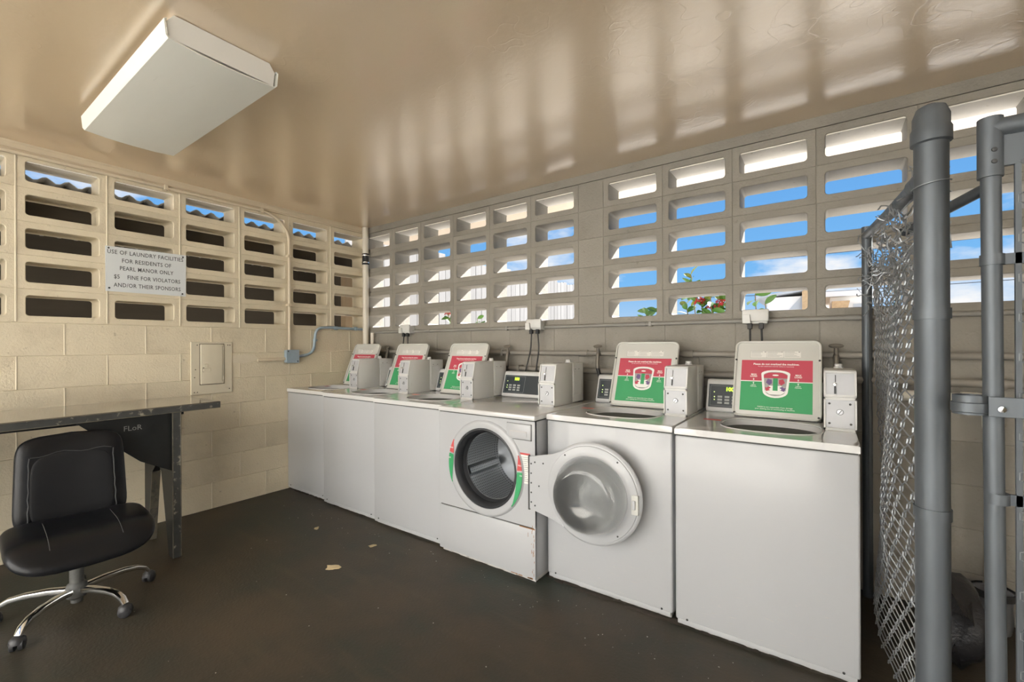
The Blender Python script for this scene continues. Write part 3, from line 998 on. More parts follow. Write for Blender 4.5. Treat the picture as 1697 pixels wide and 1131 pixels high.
def top_loader(label, x, yf, W, lid=(0.153, 0.536), coin=(0.545, 0.657), zoff=0.0, seed=1, nscuff=25, label_tag=True):
    D = 0.72
    t = thing('washing_machine', label, 'washing machine', (x, yf, 0), 0, 'top loading washing machines in the row')
    cabinet(t, W, D)
    hole = []
    hx, hy, rx, ry = (lid[0] + lid[1]) / 2, 0.262, 0.196, 0.172
    for k in range(40):
        a = 2 * PI * k / 40
        ca, sa = math.cos(a), math.sin(a)
        hole.append((hx + rx * math.copysign(abs(ca) ** 0.75, ca), hy + ry * math.copysign(abs(sa) ** 0.75, sa)))
    bm = plate_hole(-0.001, W + 0.001, -0.004, D, hole, CAB_H + 0.001, TOP_H)
    es = [e_ for e_ in bm.edges if all(abs(v.co.z - TOP_H) < 1e-6 for v in e_.verts) and (all(abs(v.co.y + .004) < 1e-6 for v in e_.verts) or all(abs(v.co.x + .001) < 1e-6 for v in e_.verts) or all(abs(v.co.x - W - .001) < 1e-6 for v in e_.verts))]
    bmesh.ops.bevel(bm, geom=es, offset=0.007, segments=3, affect='EDGES', profile=0.5)
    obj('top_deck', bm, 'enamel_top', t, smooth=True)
    # rolled rim round the opening, tub below
    obj('opening_rim', tube(bmesh.new(), [Vector((p[0], p[1], TOP_H + .001)) for p in hole], 0.0035, 6, closed=True), 'enamel_top', t, smooth=True)
    tub = lathe(bmesh.new(), [(0.20, CAB_H + 0.0), (0.225, CAB_H - 0.03), (0.225, 0.42), (0.0, 0.40)], 32, 'z', (hx, hy, 0))
    obj('tub', tub, 'tub_dark', t, smooth=True)
    ag = lathe(bmesh.new(), [(0.12, 0.42), (0.05, 0.48), (0.035, 0.60), (0.03, 0.76), (0.0, 0.79)], 20, 'z', (hx, hy, 0))
    obj('agitator', ag, 'tub_dark', t, smooth=True)
    console_parts(t, 0.004, coin[0] - 0.004, 0.610, D, 1.062)
    coin_box(t, coin[0], coin[1], 0.315, 0.690)
    lid_with_poster(t, lid[0], lid[1], 0.495)
    # red warning labels on the deck
    mt = Matrix.Translation((0, 0, TOP_H + 0.0003))
    obj('warning_label', Pr([(0.055, 0.30), (0.135, 0.30), (0.135, 0.335), (0.055, 0.335)], 0, .0004, 'z'), 'label_red', t, mt)
    lb = obj('warning_label', Pr([(W - .10, 0.30), (W - .02, 0.30), (W - .02, 0.345), (W - .10, 0.345)], 0, .0004, 'z'), 'label_white', t, mt)
    bm = bmesh.new()
    for r_ in range(3):
        box(bm, W - .097, W - .045, 0.305 + r_ * .013, 0.313 + r_ * .013, .0004, .0007)
    obj('label_print', bm, 'label_red', lb, mt)
    if nscuff: scuffs(t, W, nscuff, seed)
    return t


top_loader('white top loading washer in the corner against the left wall, farthest from camera', 0.004, -0.832, 0.592, lid=(0.075, 0.455), coin=(0.462, 0.576), seed=3, nscuff=10)
top_loader('white top loading washer with open lid, second from the left wall', 0.599, -0.858, 0.655, lid=(0.150, 0.534), coin=(0.540, 0.654), seed=4, nscuff=16)
top_loader('white top loading washer with open lid just left of the front loader', 1.257, -0.874, 0.678, lid=(0.155, 0.541), coin=(0.548, 0.664), seed=5, nscuff=18)
top_loader('white top loading washer right of the front loader, behind its open round door', 2.656, -0.816, 0.660, lid=(0.140, 0.526), coin=(0.532, 0.650), seed=6, nscuff=30)
top_loader('white top loading washer nearest the camera, beside the chain link fence', 3.333, -0.836, 0.655, lid=(0.153, 0.538), coin=(0.546, 0.660), seed=7, nscuff=40)


def front_loader():
    W, D = 0.698, 0.75
    t = thing('front_load_washer', 'white front loading washer with its round glass door swung open', 'washing machine', (1.941, -0.912, 0))
    # shell: sides, back and bottom, so the drum opening is really open
    bm = bmesh.new()
    box(bm, 0, 0.012, 0.004, D, 0.030, CAB_H - .004); box(bm, W - 0.012, W, 0.004, D, 0.030, CAB_H - .004)
    box(bm, 0.012, W - 0.012, D - 0.012, D, 0.030, CAB_H - .004); box(bm, 0.012, W - 0.012, 0.02, D - 0.012, 0.030, 0.045)
    obj('cabinet', bm, 'enamel', t)
    obj('base', B_(0.012, W - 0.012, 0.022, D - 0.02, 0.0, 0.034), 'kick_metal', t)
    hcx, hcz, hr = 0.360, 0.560, 0.226
    hole = [(hcx + hr * math.cos(2 * PI * k / 64), hcz + hr * math.sin(2 * PI * k / 64)) for k in range(64)]
    bm = plate_hole(0.0, W, 0.294, CAB_H - 0.004, hole, 0.0, 0.016)
    xz = Matrix(((1, 0, 0, 0), (0, 0, -1, 0.016), (0, 1, 0, 0), (0, 0, 0, 1)))
    fp = obj('front_panel', bm, 'enamel', t, xz, smooth=True)
    obj('lower_panel', B_(0.0, W, 0.0, 0.016, 0.020, 0.286, 0.005, 2), 'enamel', t, smooth=True)
    obj('seam', B_(0.003, W - .003, 0.005, 0.014, 0.280, 0.298), 'enamel_seam', t)
    bm = bmesh.new()
    rr = random.Random(11)
    for k in range(16):
        x = W - 0.006 - abs(rr.gauss(0, .012)); z = rr.uniform(.03, .28); hgt = rr.uniform(.004, .03)
        box(bm, x - .0008, x + .0012, -0.0009, 0.002, z, z + hgt)
    for k in range(9):
        x = W - rr.uniform(.02, .16); box(bm, x, x + rr.uniform(.008, .03), -0.0009, .002, .020, .020 + rr.uniform(.003, .008))
    box(bm, W - .10, W - .004, -0.0008, .003, .2835, .2875)
    obj('rust_stains', bm, 'rust', t)['kind'] = 'stuff'
    obj('top_deck', B_(-0.003, W + 0.003, -0.006, D, CAB_H + 0.001, TOP_H, 0.007, 3), 'enamel_top', t, smooth=True)
    obj('top_seam', B_(0.004, W - 0.004, 0.003, D - 0.004, CAB_H - 0.006, CAB_H + 0.002), 'enamel_seam', t)
    # ring, gasket, drum
    ring = lathe(bmesh.new(), [(hr - .002, 0.004), (hr + .002, -0.010), (hr + .030, -0.013), (hr + .042, -0.008), (hr + .047, 0.0005), (hr + .002, 0.0005)], 64, 'y', (hcx, 0, hcz))
    obj('door_ring', ring, 'enamel', t, smooth=True)
    gk = lathe(bmesh.new(), [(hr + .001, -0.006), (hr - .010, -0.010), (hr - .022, 0.004), (hr - .026, 0.020), (hr - .022, 0.045), (hr - .030, 0.055), (hr - .034, 0.070), (hr + .02, 0.072)], 64, 'y', (hcx, 0, hcz))
    obj('gasket', gk, 'rubber', t, smooth=True)
    drum = lathe(bmesh.new(), [(hr - .036, 0.0), (hr + .022, 0.008), (hr + .026, 0.030), (hr + .026, 0.34), (hr + .012, 0.37), (0.10, 0.375), (0.085, 0.36), (0.0, 0.355)], 64, 'y')
    obj('drum', drum, 'drum_steel', t, smooth=True, loc=(hcx, 0.066, hcz))
    for a in (80, 200, 320):
        a = math.radians(a)
        c, s = math.cos(a), math.sin(a)
        rad = hr + .026
        pts = [(-.035, rad + .002), (-.016, rad - .045), (.016, rad - .045), (.035, rad + .002)]
        poly = [(p[1] * c - p[0] * s, p[1] * s + p[0] * c) for p in pts]
        obj('drum_paddle', Pr(poly, 0.035, 0.33, 'y'), 'drum_steel', t, loc=(hcx, 0.066, hcz))
    # crescents of the load gauge
    def crescent(a0, a1, f0, f1, material, n=14):
        bm = bmesh.new()
        inner, outer = [], []
        for k in range(n + 1):
            a = a0 + (a1 - a0) * k / n
            f = f0 + (f1 - f0) * k / n
            wdt = 0.036 * math.sin(PI * min(max(f, 0.04), 0.96)) ** 0.8
            ro = hr + .040
            for lst, r_ in ((inner, ro - wdt), (outer, ro)):
                lst.append(bm.verts.new((hcx + r_ * math.cos(math.radians(a)), -0.0142, hcz + r_ * math.sin(math.radians(a)))))
        for k in range(n): bm.faces.new((inner[k], outer[k], outer[k + 1], inner[k + 1]))
        return obj('load_gauge', bm, material, t)
    crescent(148, 166, 0.0, 0.36, 'label_red'); crescent(168, 206, 0.38, 1.0, 'poster_green')
    crescent(24, 6, 0.0, 0.34, 'label_red'); crescent(4, -42, 0.36, 1.0, 'poster_green')
    for a, s in ((160, 'MAX'), (12, 'MAX'), (174, 'OK'), (0, 'OK')):
        r_ = hr + .032
        p = (hcx + r_ * math.cos(math.radians(a)), -0.0146, hcz + r_ * math.sin(math.radians(a)))
        text('gauge_print', s, 0.012, 'poster_white', t, plane_mtx(p, (1, 0, 0), (0, 0, 1)), depth=.0002)
    # soap drawer
    dr = obj('soap_drawer', B_(0.518, 0.676, -0.008, 0.01, 0.752, 0.836, 0.006, 3), 'enamel', t, smooth=True)
    obj('drawer_gap_shadow', B_(0.517, 0.679, -0.0006, 0.006, 0.749, 0.8375), 'enamel_seam', dr)  # dark gap, widened right and below to paint the drawer's shadow
    gp = Pr(rrect(0.112, 0.030, 0.006, 3, 0.597, 0.783), -0.0095, -0.0078, 'y')
    obj('finger_grip', gp, 'scuff_grey', dr)
    obj('grip_lip', Pr(rrect(0.106, 0.023, 0.005, 3, 0.598, 0.781), -0.0105, -0.0090, 'y'), 'enamel', dr)
    # warning sticker by the hinge
    st = obj('warning_sticker', B_(0.600, 0.668, -0.0012, 0.002, 0.520, 0.680), 'label_white', t)
    obj('sticker_head', B_(0.600, 0.668, -0.0016, 0.0, 0.672, 0.682), 'label_red', st)
    bm = bmesh.new()
    for k in range(13):
        box(bm, 0.606, 0.606 + R.uniform(.035, .056), -0.0016, 0.0, 0.532 + k * .0105, 0.5345 + k * .0105)
    obj('sticker_print', bm, 'print_grey', st)
    # the open door, swung right round in front of the next machine
    hx, ang = 0.676, math.radians(2.5)
    door = bpy.data.objects.new('door', None); col.objects.link(door); door.parent = t
    door.location = (hx, -0.020, 0.540); door.rotation_euler.z = ang
    dcx = 0.346
    obj('door_back', lathe(bmesh.new(), [(0.180, 0.006), (0.180, 0.020), (0.225, 0.032), (0.243, 0.022), (0.247, 0.004), (0.240, -0.004), (0.232, -0.006), (0.180, -0.004)], 72, 'y', (dcx, 0, 0), close=True), 'enamel', door, smooth=True)
    obj('door_ring', lathe(bmesh.new(), [(0.176, 0.004), (0.178, -0.016), (0.186, -0.021), (0.194, -0.016), (0.206, -0.013), (0.228, -0.010), (0.232, -0.004), (0.232, 0.004)], 72, 'y', (dcx, 0, 0), close=True), 'enamel', door, smooth=True)
    th = 0.004
    o_ = [(0.186, -0.010), (0.180, -0.014), (0.172, -0.050), (0.160, -0.095), (0.148, -0.112), (0.12, -0.120), (0.07, -0.108), (0.03, -0.100), (0.0, -0.098)]
    i_ = [(0.0, -0.094), (0.03, -0.096), (0.07, -0.104), (0.12, -0.1155), (0.145, -0.108), (0.156, -0.092), (0.168, -0.049), (0.176, -0.010), (0.186, -0.006)]
    obj('glass_bowl', lathe(bmesh.new(), o_ + i_, 72, 'y', (dcx, 0, 0)), 'glass', door, smooth=True)
    hp = [(0.0, -0.135), (0.0, 0.135), (0.135, 0.165), (0.20, 0.19), (0.16, 0.10), (0.145, 0.0), (0.16, -0.10), (0.20, -0.19), (0.135, -0.165)]
    pl = obj('hinge_plate', Pr(hp, -0.006, 0.002, 'y', 0.0015), 'enamel', door)
    obj('hinge_pin', T_([(0.0, -0.002, -0.142), (0.0, -0.002, 0.142)], 0.006, 10), 'dark_metal', door, smooth=True)
    bm = bmesh.new()
    sc0 = None
    for (sx, sz) in ((.014, .10), (.014, .05), (.014, 0), (.014, -.05), (.014, -.10), (.036, .11), (.036, -.115), (.085, .11), (.060, -.01)):
        if sc0 is None:
            sc0 = obj('screw', lathe(bmesh.new(), [(0, -.003), (.0035, -.0025), (.0045, 0)], 8, 'y'), 'dark_metal', door, loc=(sx, -.006, sz))
        else:
            copy_to(sc0, door, (sx, -.006, sz))
    for a in (128, 52, -52):
        copy_to(sc0, door, (dcx + .218 * math.cos(math.radians(a)), -.012, .218 * math.sin(math.radians(a))))
    lt = obj('latch', B_(dcx + .200, dcx + .232, -0.018, -0.004, -0.055, 0.035, 0.003), 'lid_plastic', door)
    obj('latch_hook', B_(dcx + .206, dcx + .220, -0.026, -0.016, -0.030, 0.012, 0.003), 'coin_panel', door)
    console_parts(t, -0.052 + 0.055, 0.500, 0.640, D, 1.066, logo=True, left_pad=0.012)
    coin_box(t, 0.510, 0.624, 0.345, 0.72)
    scuffs(t, W, 14, 21, 0.27)
    return t


front_loader()

# ================================================================== FOLDING TABLE
TT = 0.908
tb = thing('folding_table', 'long dark laminate folding table with black legs against the left wall', 'table', (0.0, -1.645, 0), 0)
tilt = 0.075          # the front edge runs slightly out of parallel


def tx_(y): return 0.715 + (-y) * tilt


poly = [(0.19, 0.0), (tx_(0), 0.0), (tx_(-1.9), -1.9), (0.19, -1.9)]
obj('table_top', Pr(poly, TT - .014, TT, 'z', 0.002), 'laminate', tb)
bm = bmesh.new()
for a, c in (((tx_(0), 0.0), (tx_(-1.9), -1.9)), ((0.19, 0.0), (tx_(0), 0.0))):
    d = Vector((c[0] - a[0], c[1] - a[1], 0)).normalized(); nrm = Vector((-d.y, d.x, 0)) * (1 if a[0] > 0.5 else 1)
    nrm = Vector((1, tilt, 0)).normalized() if a[0] > 0.5 else Vector((0, 1, 0))
    pa, pc = Vector((a[0], a[1], 0)), Vector((c[0], c[1], 0))
    q = [pa - nrm * .02, pc - nrm * .02, pc + nrm * .004, pa + nrm * .004]
    prism(bm, [(v.x, v.y) for v in q], TT - .042, TT - .002, 'z')
obj('edge_band', bm, 'table_edge', tb)
bm = bmesh.new()
for a, c, nrm in (((tx_(0), 0.0), (tx_(-1.9), -1.9), Vector((1, tilt, 0)).normalized()),):
    pa, pc = Vector((a[0], a[1], 0)), Vector((c[0], c[1], 0))
    for zz in (TT - .004, TT - .040):
        tube(bm, [pa + nrm * .0045 + Vector((0, 0, zz)), pc + nrm * .0045 + Vector((0, 0, zz))], 0.0022, 6)
obj('edge_moulding', bm, 'worn_edge', tb)
for yl in (-0.235, -1.70):
    xe = tx_(yl)
    # end frame with its arch cut-out: front leg, cross panel, rear leg
    fl = [(xe - .012, 0.0), (xe - .012, TT - .042), (xe - .30, TT - .042), (xe - .30, TT - .35), (xe - .20, TT - .42), (xe - .075, 0.0)]
    lg = obj('leg', Pr(fl, yl - .020, yl + .020, 'y'), 'table_black', tb)
    ef = obj('leg_edge', B_(xe - .0125, xe - .004, yl - .0205, yl + .0205, 0.0, TT - .042), 'table_edge', lg)
    bm = bmesh.new()
    tube(bm, [(xe - .0035, yl - .020, 0.004), (xe - .0035, yl - .020, TT - .044)], 0.0025, 6)
    tube(bm, [(xe - .0035, yl + .020, 0.004), (xe - .0035, yl + .020, TT - .044)], 0.0025, 6)
    obj('edge_moulding', bm, 'worn_edge', lg)
    rl = [(xe - .30, TT - .042), (xe - .50, TT - .042), (xe - .50, 0.0), (xe - .44, 0.0), (xe - .36, TT - .45), (xe - .30, TT - .40)]
    lg2 = obj('leg', Pr(rl, yl - .020, yl + .020, 'y'), 'table_black', tb)
    obj('leg_edge', Pr([(xe - .44, 0), (xe - .432, 0), (xe - .352, TT - .45), (xe - .36, TT - .45)], yl - .022, yl + .022, 'y'), 'worn_edge', lg2)
    # long brace board along the front
    s = -1 if yl > -1 else 1
    y1_, y2_ = yl, yl + s * 0.44
    br = bmesh.new()
    P3 = [(tx_(y1_) - .022, y1_, TT - .042), (tx_(y2_) - .022, y2_, TT - .042), (tx_(y1_ + s * .17) - .022, y1_ + s * .17, TT - .30), (tx_(y1_) - .022, y1_, TT - .40)]
    a = [br.verts.new(p) for p in P3]; c = [br.verts.new((p[0] - .018, p[1], p[2])) for p in P3]
    br.faces.new(a); br.faces.new(c[::-1])
    for i in range(4): br.faces.new((a[i], c[i], c[(i + 1) % 4], a[(i + 1) % 4]))
    bo = obj('brace', br, 'table_black', tb)
    if yl > -1:
        text('scratched_tag', 'FLoR', 0.040, 'print_grey', bo, plane_mtx((tx_(yl - .20) - .0215, yl - .205, TT - .105), (-tilt, 1, 0), (0, 0, 1)), depth=.0004)
obj('apron', B_(0.22, 0.24, -1.86, -0.04, TT - .12, TT - .014), 'table_black', tb)

# ================================================================== OFFICE CHAIR
ch = thing('office_chair', 'black leather swivel chair with chrome star base in front of the table', 'office chair', (0.955, -2.355, 0), math.radians(-4))


def cushion(w, d, h, p=0.42, nu=48, nv=20, fn=None):
    """superellipsoid cushion centred on origin, half sizes w,d,h"""
    bm = bmesh.new()
    rows = []
    for j in range(nv + 1):
        ph = -PI / 2 + PI * j / nv
        row = []
        for i in range(nu):
            th = 2 * PI * i / nu

            def se(c, e_): return math.copysign(abs(c) ** e_, c)
            x = w * se(math.cos(ph), 0.55) * se(math.cos(th), p)
            y = d * se(math.cos(ph), 0.55) * se(math.sin(th), p)
            z = h * se(math.sin(ph), 0.8)
            q = Vector((x, y, z))
            if fn: q = fn(q)
            row.append(bm.verts.new(q))
        rows.append(row)
    for a, c in zip(rows, rows[1:]):
        for i in range(nu): bm.faces.new((a[i], a[(i + 1) % nu], c[(i + 1) % nu], c[i]))
    bmesh.ops.remove_doubles(bm, verts=bm.verts[:], dist=1e-5)
    return bm


# seat (faces +x)
def seat_fn(q):
    q = q.copy()
    q.z += -0.06 * max(0, q.x / 0.24) ** 3 + 0.018 * (q.y / 0.24) ** 2
    return q + Vector((0.14, 0, 0.405))


seat = obj('seat', cushion(0.245, 0.245, 0.048, fn=seat_fn), 'leather', ch, smooth=True)
bm = bmesh.new()
for yy in (-0.115, 0.115):
    tube(bm, [seat_fn(Vector((x, yy, 0.047))) for x in [-.10 + .03 * k for k in range(11)]], 0.0016, 5)
obj('seam', bm, 'seam_grey', seat)
obj('seat_pan', B_(-0.06, 0.33, -0.17, 0.17, 0.345, 0.368, 0.01), 'black_plastic', ch)


# backrest
def back_fn(q):
    # q: x = thickness, y = width, z = height
    q = q.copy()
    x = q.x + 0.10 * (q.y / 0.2) ** 2 * 0.22 - 0.055 * ((q.z + 0.2) / 0.4)
    taper = 1.0 - 0.06 * ((q.z + 0.2) / 0.4)
    return Vector((x - 0.115, q.y * taper, q.z + 0.605 + 0.018 * (1 - (q.y / 0.2) ** 2) * (q.z / 0.2)))


Ry = Matrix.Rotation(PI / 2, 4, 'Y')


def back_wrap(q):
    return back_fn(Vector((q.z, q.y, -q.x)))


back = obj('backrest', cushion(0.208, 0.205, 0.042, p=0.27, fn=back_wrap), 'leather', ch, smooth=True)
bm = cushion(0.160, 0.152, 0.010, fn=lambda q: back_wrap(q + Vector((0.030, 0, 0.036))))
obj('inner_panel', bm, 'leather_panel', back, smooth=True)
bm = bmesh.new()
for yy in (-0.156, 0.156):
    tube(bm, [back_wrap(Vector((xx, yy + 0.002 * math.sin(xx * 90), 0.0405))) for xx in [-.125 + .03 * k for k in range(11)]], 0.0024, 5)
tube(bm, [back_wrap(Vector((-.128 + .006 * math.sin(yy * 40), yy, 0.0405))) for yy in [-.15 + .03 * k for k in range(11)]], 0.0018, 5)
obj('piping', bm, 'seam_grey', back)
obj('back_bracket', T_(fillet([(-0.02, 0, 0.352), (-0.16, 0, 0.352), (-0.185, 0, 0.56)], 0.05), 0.016, 8), 'black_plastic', ch, smooth=True)
# column and star base
obj('column', lathe(bmesh.new(), [(0.0, 0.345), (0.045, 0.345), (0.045, 0.335), (0.026, 0.33), (0.026, 0.135), (0.036, 0.125), (0.044, 0.10), (0.040, 0.07), (0.022, 0.055), (0.022, 0.04), (0.0, 0.04)], 24), 'column_grey', ch, smooth=True)
obj('height_lever', B_(-0.004, 0.024, -0.155, -0.125, 0.30, 0.335, 0.003), 'label_white', ch)
for k in range(5):
    a = math.radians(100 - 72 * k)
    c, s = math.cos(a), math.sin(a)
    bm = bmesh.new()
    prof = [(0.02, 0.098), (0.10, 0.108), (0.18, 0.108), (0.235, 0.100), (0.268, 0.082), (0.285, 0.058)]
    rings = []
    for i, (r_, z) in enumerate(prof):
        if i == 0: d = Vector((1, 0, .1))
        else: d = Vector((prof[min(i + 1, 5)][0] - prof[i - 1][0], 0, prof[min(i + 1, 5)][1] - prof[i - 1][1]))
        d.normalize(); nn = Vector((-d.z, 0, d.x))
        wv, hv = 0.019 - 0.001 * i, 0.016 - 0.0012 * i
        ring = []
        for q in range(10):
            aa = 2 * PI * q / 10
            p = Vector((r_, 0, z)) + nn * (hv * math.copysign(abs(math.sin(aa)) ** .7, math.sin(aa))) + Vector((0, wv * math.copysign(abs(math.cos(aa)) ** .7, math.cos(aa)), 0))
            ring.append(bm.verts.new((p.x * c - p.y * s, p.x * s + p.y * c, p.z)))
        rings.append(ring)
    for u_, v_ in zip(rings, rings[1:]):
        for q in range(10): bm.faces.new((u_[q], u_[(q + 1) % 10], v_[(q + 1) % 10], v_[q]))
    bm.faces.new(rings[0]); bm.faces.new(rings[-1])
    leg = obj('leg', bm, 'chrome', ch, smooth=True)
    cw = bmesh.new()
    cc = Vector((0.287 * c, 0.287 * s, 0.026))
    a2 = a + R.uniform(-1, 1)
    ax = Vector((-math.sin(a2), math.cos(a2), 0))
    for sg in (-1, 1):
        m4 = Matrix.Translation(cc + ax * (0.013 * sg)) @ ax.to_track_quat('Z', 'Y').to_matrix().to_4x4()
        sub = lathe(bmesh.new(), [(0, -.009), (.020, -.009), (.025, -.006), (.025, .006), (.020, .009), (0, .009)], 18)
        sub.transform(m4)
        tmp = bpy.data.meshes.new('tmp'); sub.to_mesh(tmp); sub.free(); cw.from_mesh(tmp); bpy.data.meshes.remove(tmp)
    hd = lathe(bmesh.new(), [(0, .034), (.016, .032), (.026, .022), (.028, .006), (.020, .004)], 16, 'z', (cc.x, cc.y, 0.026))
    tmp = bpy.data.meshes.new('tmp'); hd.to_mesh(tmp); hd.free(); cw.from_mesh(tmp); bpy.data.meshes.remove(tmp)
    obj('caster', cw, 'black_plastic', leg, smooth=True)

# ================================================================== CEILING LIGHT
lp = thing('ceiling_light', 'white rectangular wraparound fluorescent light on the glossy ceiling', 'ceiling light', (1.375, -2.10, ZC))
obj('housing', B_(-0.565, 0.565, -0.165, 0.165, -0.060, 0.0, 0.004), 'lamp_enamel', lp)
for sx in (-1, 1):
    x = sx * 0.572
    poly = [(-0.192, -0.034), (-0.170, -0.002), (0.170, -0.002), (0.192, -0.034), (0.185, -0.092), (-0.185, -0.092)]
    obj('end_cap', Pr(poly, x - .004, x + .004, 'x'), 'lamp_enamel', lp)
prof = [(-0.196, -0.030), (-0.203, -0.034), (-0.198, -0.090), (-0.190, -0.100), (-0.10, -0.108), (0.0, -0.110), (0.10, -0.108), (0.190, -0.100), (0.198, -0.090), (0.203, -0.034), (0.196, -0.030)]
inn = [(p[0] * 0.982, p[1] + (0.004 if 1 < i < 9 else 0.0)) for i, p in enumerate(prof)]
bm = bmesh.new()
g_ = [[[bm.verts.new((x, p[0], p[1])) for p in pr] for pr in (prof, inn)] for x in (-0.585, 0.585)]
for k in range(len(prof) - 1):
    for s_ in (0, 1):
        bm.faces.new((g_[0][s_][k], g_[0][s_][k + 1], g_[1][s_][k + 1], g_[1][s_][k]))
        bm.faces.new((g_[s_][0][k], g_[s_][0][k + 1], g_[s_][1][k + 1], g_[s_][1][k]))
for k in (0, len(prof) - 1):
    bm.faces.new((g_[0][0][k], g_[0][1][k], g_[1][1][k], g_[1][0][k]))
obj('lens', bm, 'lamp_lens', lp, smooth=True)

# ================================================================== LEFT WALL FITTINGS
sg = thing('notice_sign', 'white metal laundry rules sign screwed over the pierced blocks', 'sign', (0.004, -1.82, 1.783))
sm = plane_mtx((0, 0, 0), (0.0, 1, -0.0), (0, 0, 1)) @ Matrix.Rotation(math.radians(0.6), 4, 'Z')
obj('sign_plate', Pr([(-.224, -.152), (.226, -.156), (.232, .150), (-.222, .148)], 0.0, 0.0025, 'z'), 'sign_white', sg, sm)
for s, y, size in (('USE OF LAUNDRY FACILITIES', .112, .0385), ('FOR RESIDENTS OF', .058, .0385), ('PEARL MANOR ONLY', .006, .0385), ('$5    FINE FOR VIOLATORS', -.052, .0385), ('AND/OR THEIR SPONSORS', -.108, .0385)):
    bm = text_bm(s, size, 'CENTER', .0003, 1.08, .0003)
    xs = [v.co.x for v in bm.verts]
    wd = max(xs) - min(xs)
    tw = {'U': .425, 'F': .275, 'P': .30, '$': .372, 'A': .376}[s[0]]
    bm.transform(Matrix.Diagonal((tw / wd, 1, 1, 1)))
    ox = {'U': .0, 'F': .0, 'P': .0, '$': .006, 'A': .006}[s[0]]
    obj('lettering', bm, 'sign_text', sg, sm @ Matrix.Translation((ox, y, 0.0028)), recalc=False)
for px, py in ((-.205, .136), (-.205, -.130), (.205, -.138), (.212, .134)):
    obj('screw', lathe(bmesh.new(), [(0, .004), (.005, .003), (.006, 0)], 10, 'z', (px, py, .0025)), 'dark_metal', sg, sm)

ep = thing('breaker_panel', 'beige painted electrical breaker panel on the left wall above the table', 'electrical panel', (0.0, -1.4225, 0.893))
obj('cover', B_(0.0, 0.012, -0.1415, 0.1415, 0.0, 0.40, 0.003), 'panel_paint', ep)
dr_ = obj('door', B_(0.010, 0.022, -0.082, 0.080, 0.075, 0.383, 0.006, 3), 'panel_paint', ep, smooth=True)
obj('door_gap', B_(0.011, 0.0128, -0.086, 0.084, 0.071, 0.387), 'panel_dark', dr_)
obj('hinge_line', B_(0.0215, 0.0224, 0.066, 0.068, 0.09, 0.37), 'panel_dark', dr_)
for zz in (0.12, 0.35):
    obj('hinge', T_([(0.020, 0.074, zz - .012), (0.020, 0.074, zz + .012)], .005, 8), 'panel_paint', dr_, smooth=True)
lt = obj('latch', B_(0.020, 0.032, -0.060, -0.036, 0.205, 0.232, 0.003), 'panel_paint', dr_)
obj('latch_tab', B_(0.020, 0.030, -0.066, -0.015, 0.172, 0.198, 0.003), 'panel_paint', dr_)
obj('latch_hole', B_(0.0215, 0.0228, -0.068, -0.058, 0.170, 0.205), 'panel_dark', dr_)
for py, pz in ((-.10, .375), (-.12, .018), (-.10, .018), (.11, .375), (.125, .375), (.12, .03), (-.112, .19), (-.118, .13)):
    obj('screw', lathe(bmesh.new(), [(0, .0145), (.0035, .0140), (.0045, .012)], 8, 'x', (0, py, pz)), 'panel_dark', ep)

bm = Pr([(-1.30, 1.17), (-1.24, 1.19), (-1.10, 1.178), (-1.07, 1.155), (-1.11, 1.135), (-1.20, 1.12), (-1.29, 1.128)], 0.0, 0.0035, 'x')
pp_ = obj('plaster_patch', bm, 'mortar_paint', wall_left)
# conduit along the top of the left wall, bending down to the junction box
xx = 0.030
pts = fillet([(xx, -3.9, 2.398), (xx, -0.98, 2.398), (xx, -0.826, 2.27), (xx, -0.826, 1.226)], 0.16, 10)
cd = thing('wall_conduit', 'beige painted conduit along the top of the left wall bending down to a junction box', 'conduit', (0, 0, 0))
obj('pipe', T_(pts, 0.0125, 10), 'trim_paint', cd, smooth=True)
for (y, z, ax) in ((-1.72, 2.398, 'y'), (-1.06, 2.398, 'y'), (-0.826, 2.05, 'z'), (-0.826, 1.62, 'z')):
    if ax == 'y': bb = B_(0.0, 0.046, y - .012, y + .012, z - .018, z + .018, .003)
    else: bb = B_(0.0, 0.046, y - .018, y + .018, z - .012, z + .012, .003)
    obj('strap', bb, 'trim_paint', cd)
jb = thing('junction_box', 'small blue grey metal junction box on the left wall', 'junction box', (0.0, -0.806, 1.112))
obj('body', B_(0.002, 0.048, -0.055, 0.055, 0.0, 0.112, 0.006, 2), 'conduit_blue', jb, smooth=True)
obj('cover', B_(0.047, 0.052, -0.057, 0.057, -0.002, 0.114, 0.002), 'conduit_blue', jb)
for py, pz in ((-.042, .10), (.042, .012)):
    obj('screw', lathe(bmesh.new(), [(0, .0555), (.005, .055), (.006, .052)], 8, 'x', (0, py, pz)), 'dark_metal', jb)
tag(obj('conduit_stub', T_([(0.020, -1.09, 1.140), (0.020, -0.862, 1.148)], 0.013, 10), 'trim_paint', smooth=True), 'short beige conduit stub entering the junction box from the left', 'conduit')
pts = fillet([(0.026, -0.749, 1.165), (0.026, -0.60, 1.190), (0.026, -0.575, 1.425), (0.026, -0.44, 1.435), (0.026, -0.055, 1.425)], 0.11, 8)
bc = thing('blue_conduit', 'bluish metal conduit curving up from the junction box to the corner', 'conduit', (0, 0, 0))
obj('pipe', T_(pts, 0.0125, 10), 'conduit_blue', bc, smooth=True)
for y in (-0.37, -0.15):
    obj('coupling', T_([(0.026, y - .014, 1.431), (0.026, y + .014, 1.430)], 0.019, 10), 'conduit_blue', bc, smooth=True)
obj('strap', B_(0.0, 0.036, -0.592, -0.566, 1.30, 1.322, .003), 'conduit_blue', bc)
cp = thing('corner_pipe', 'off-white vertical drain pipe standing in the room corner', 'pipe', (0.050, -0.046, 0))
obj('pipe', T_([(0, 0, 0.0), (0, 0, ZC - .002)], 0.030, 20), 'pipe_painted', cp, smooth=True)
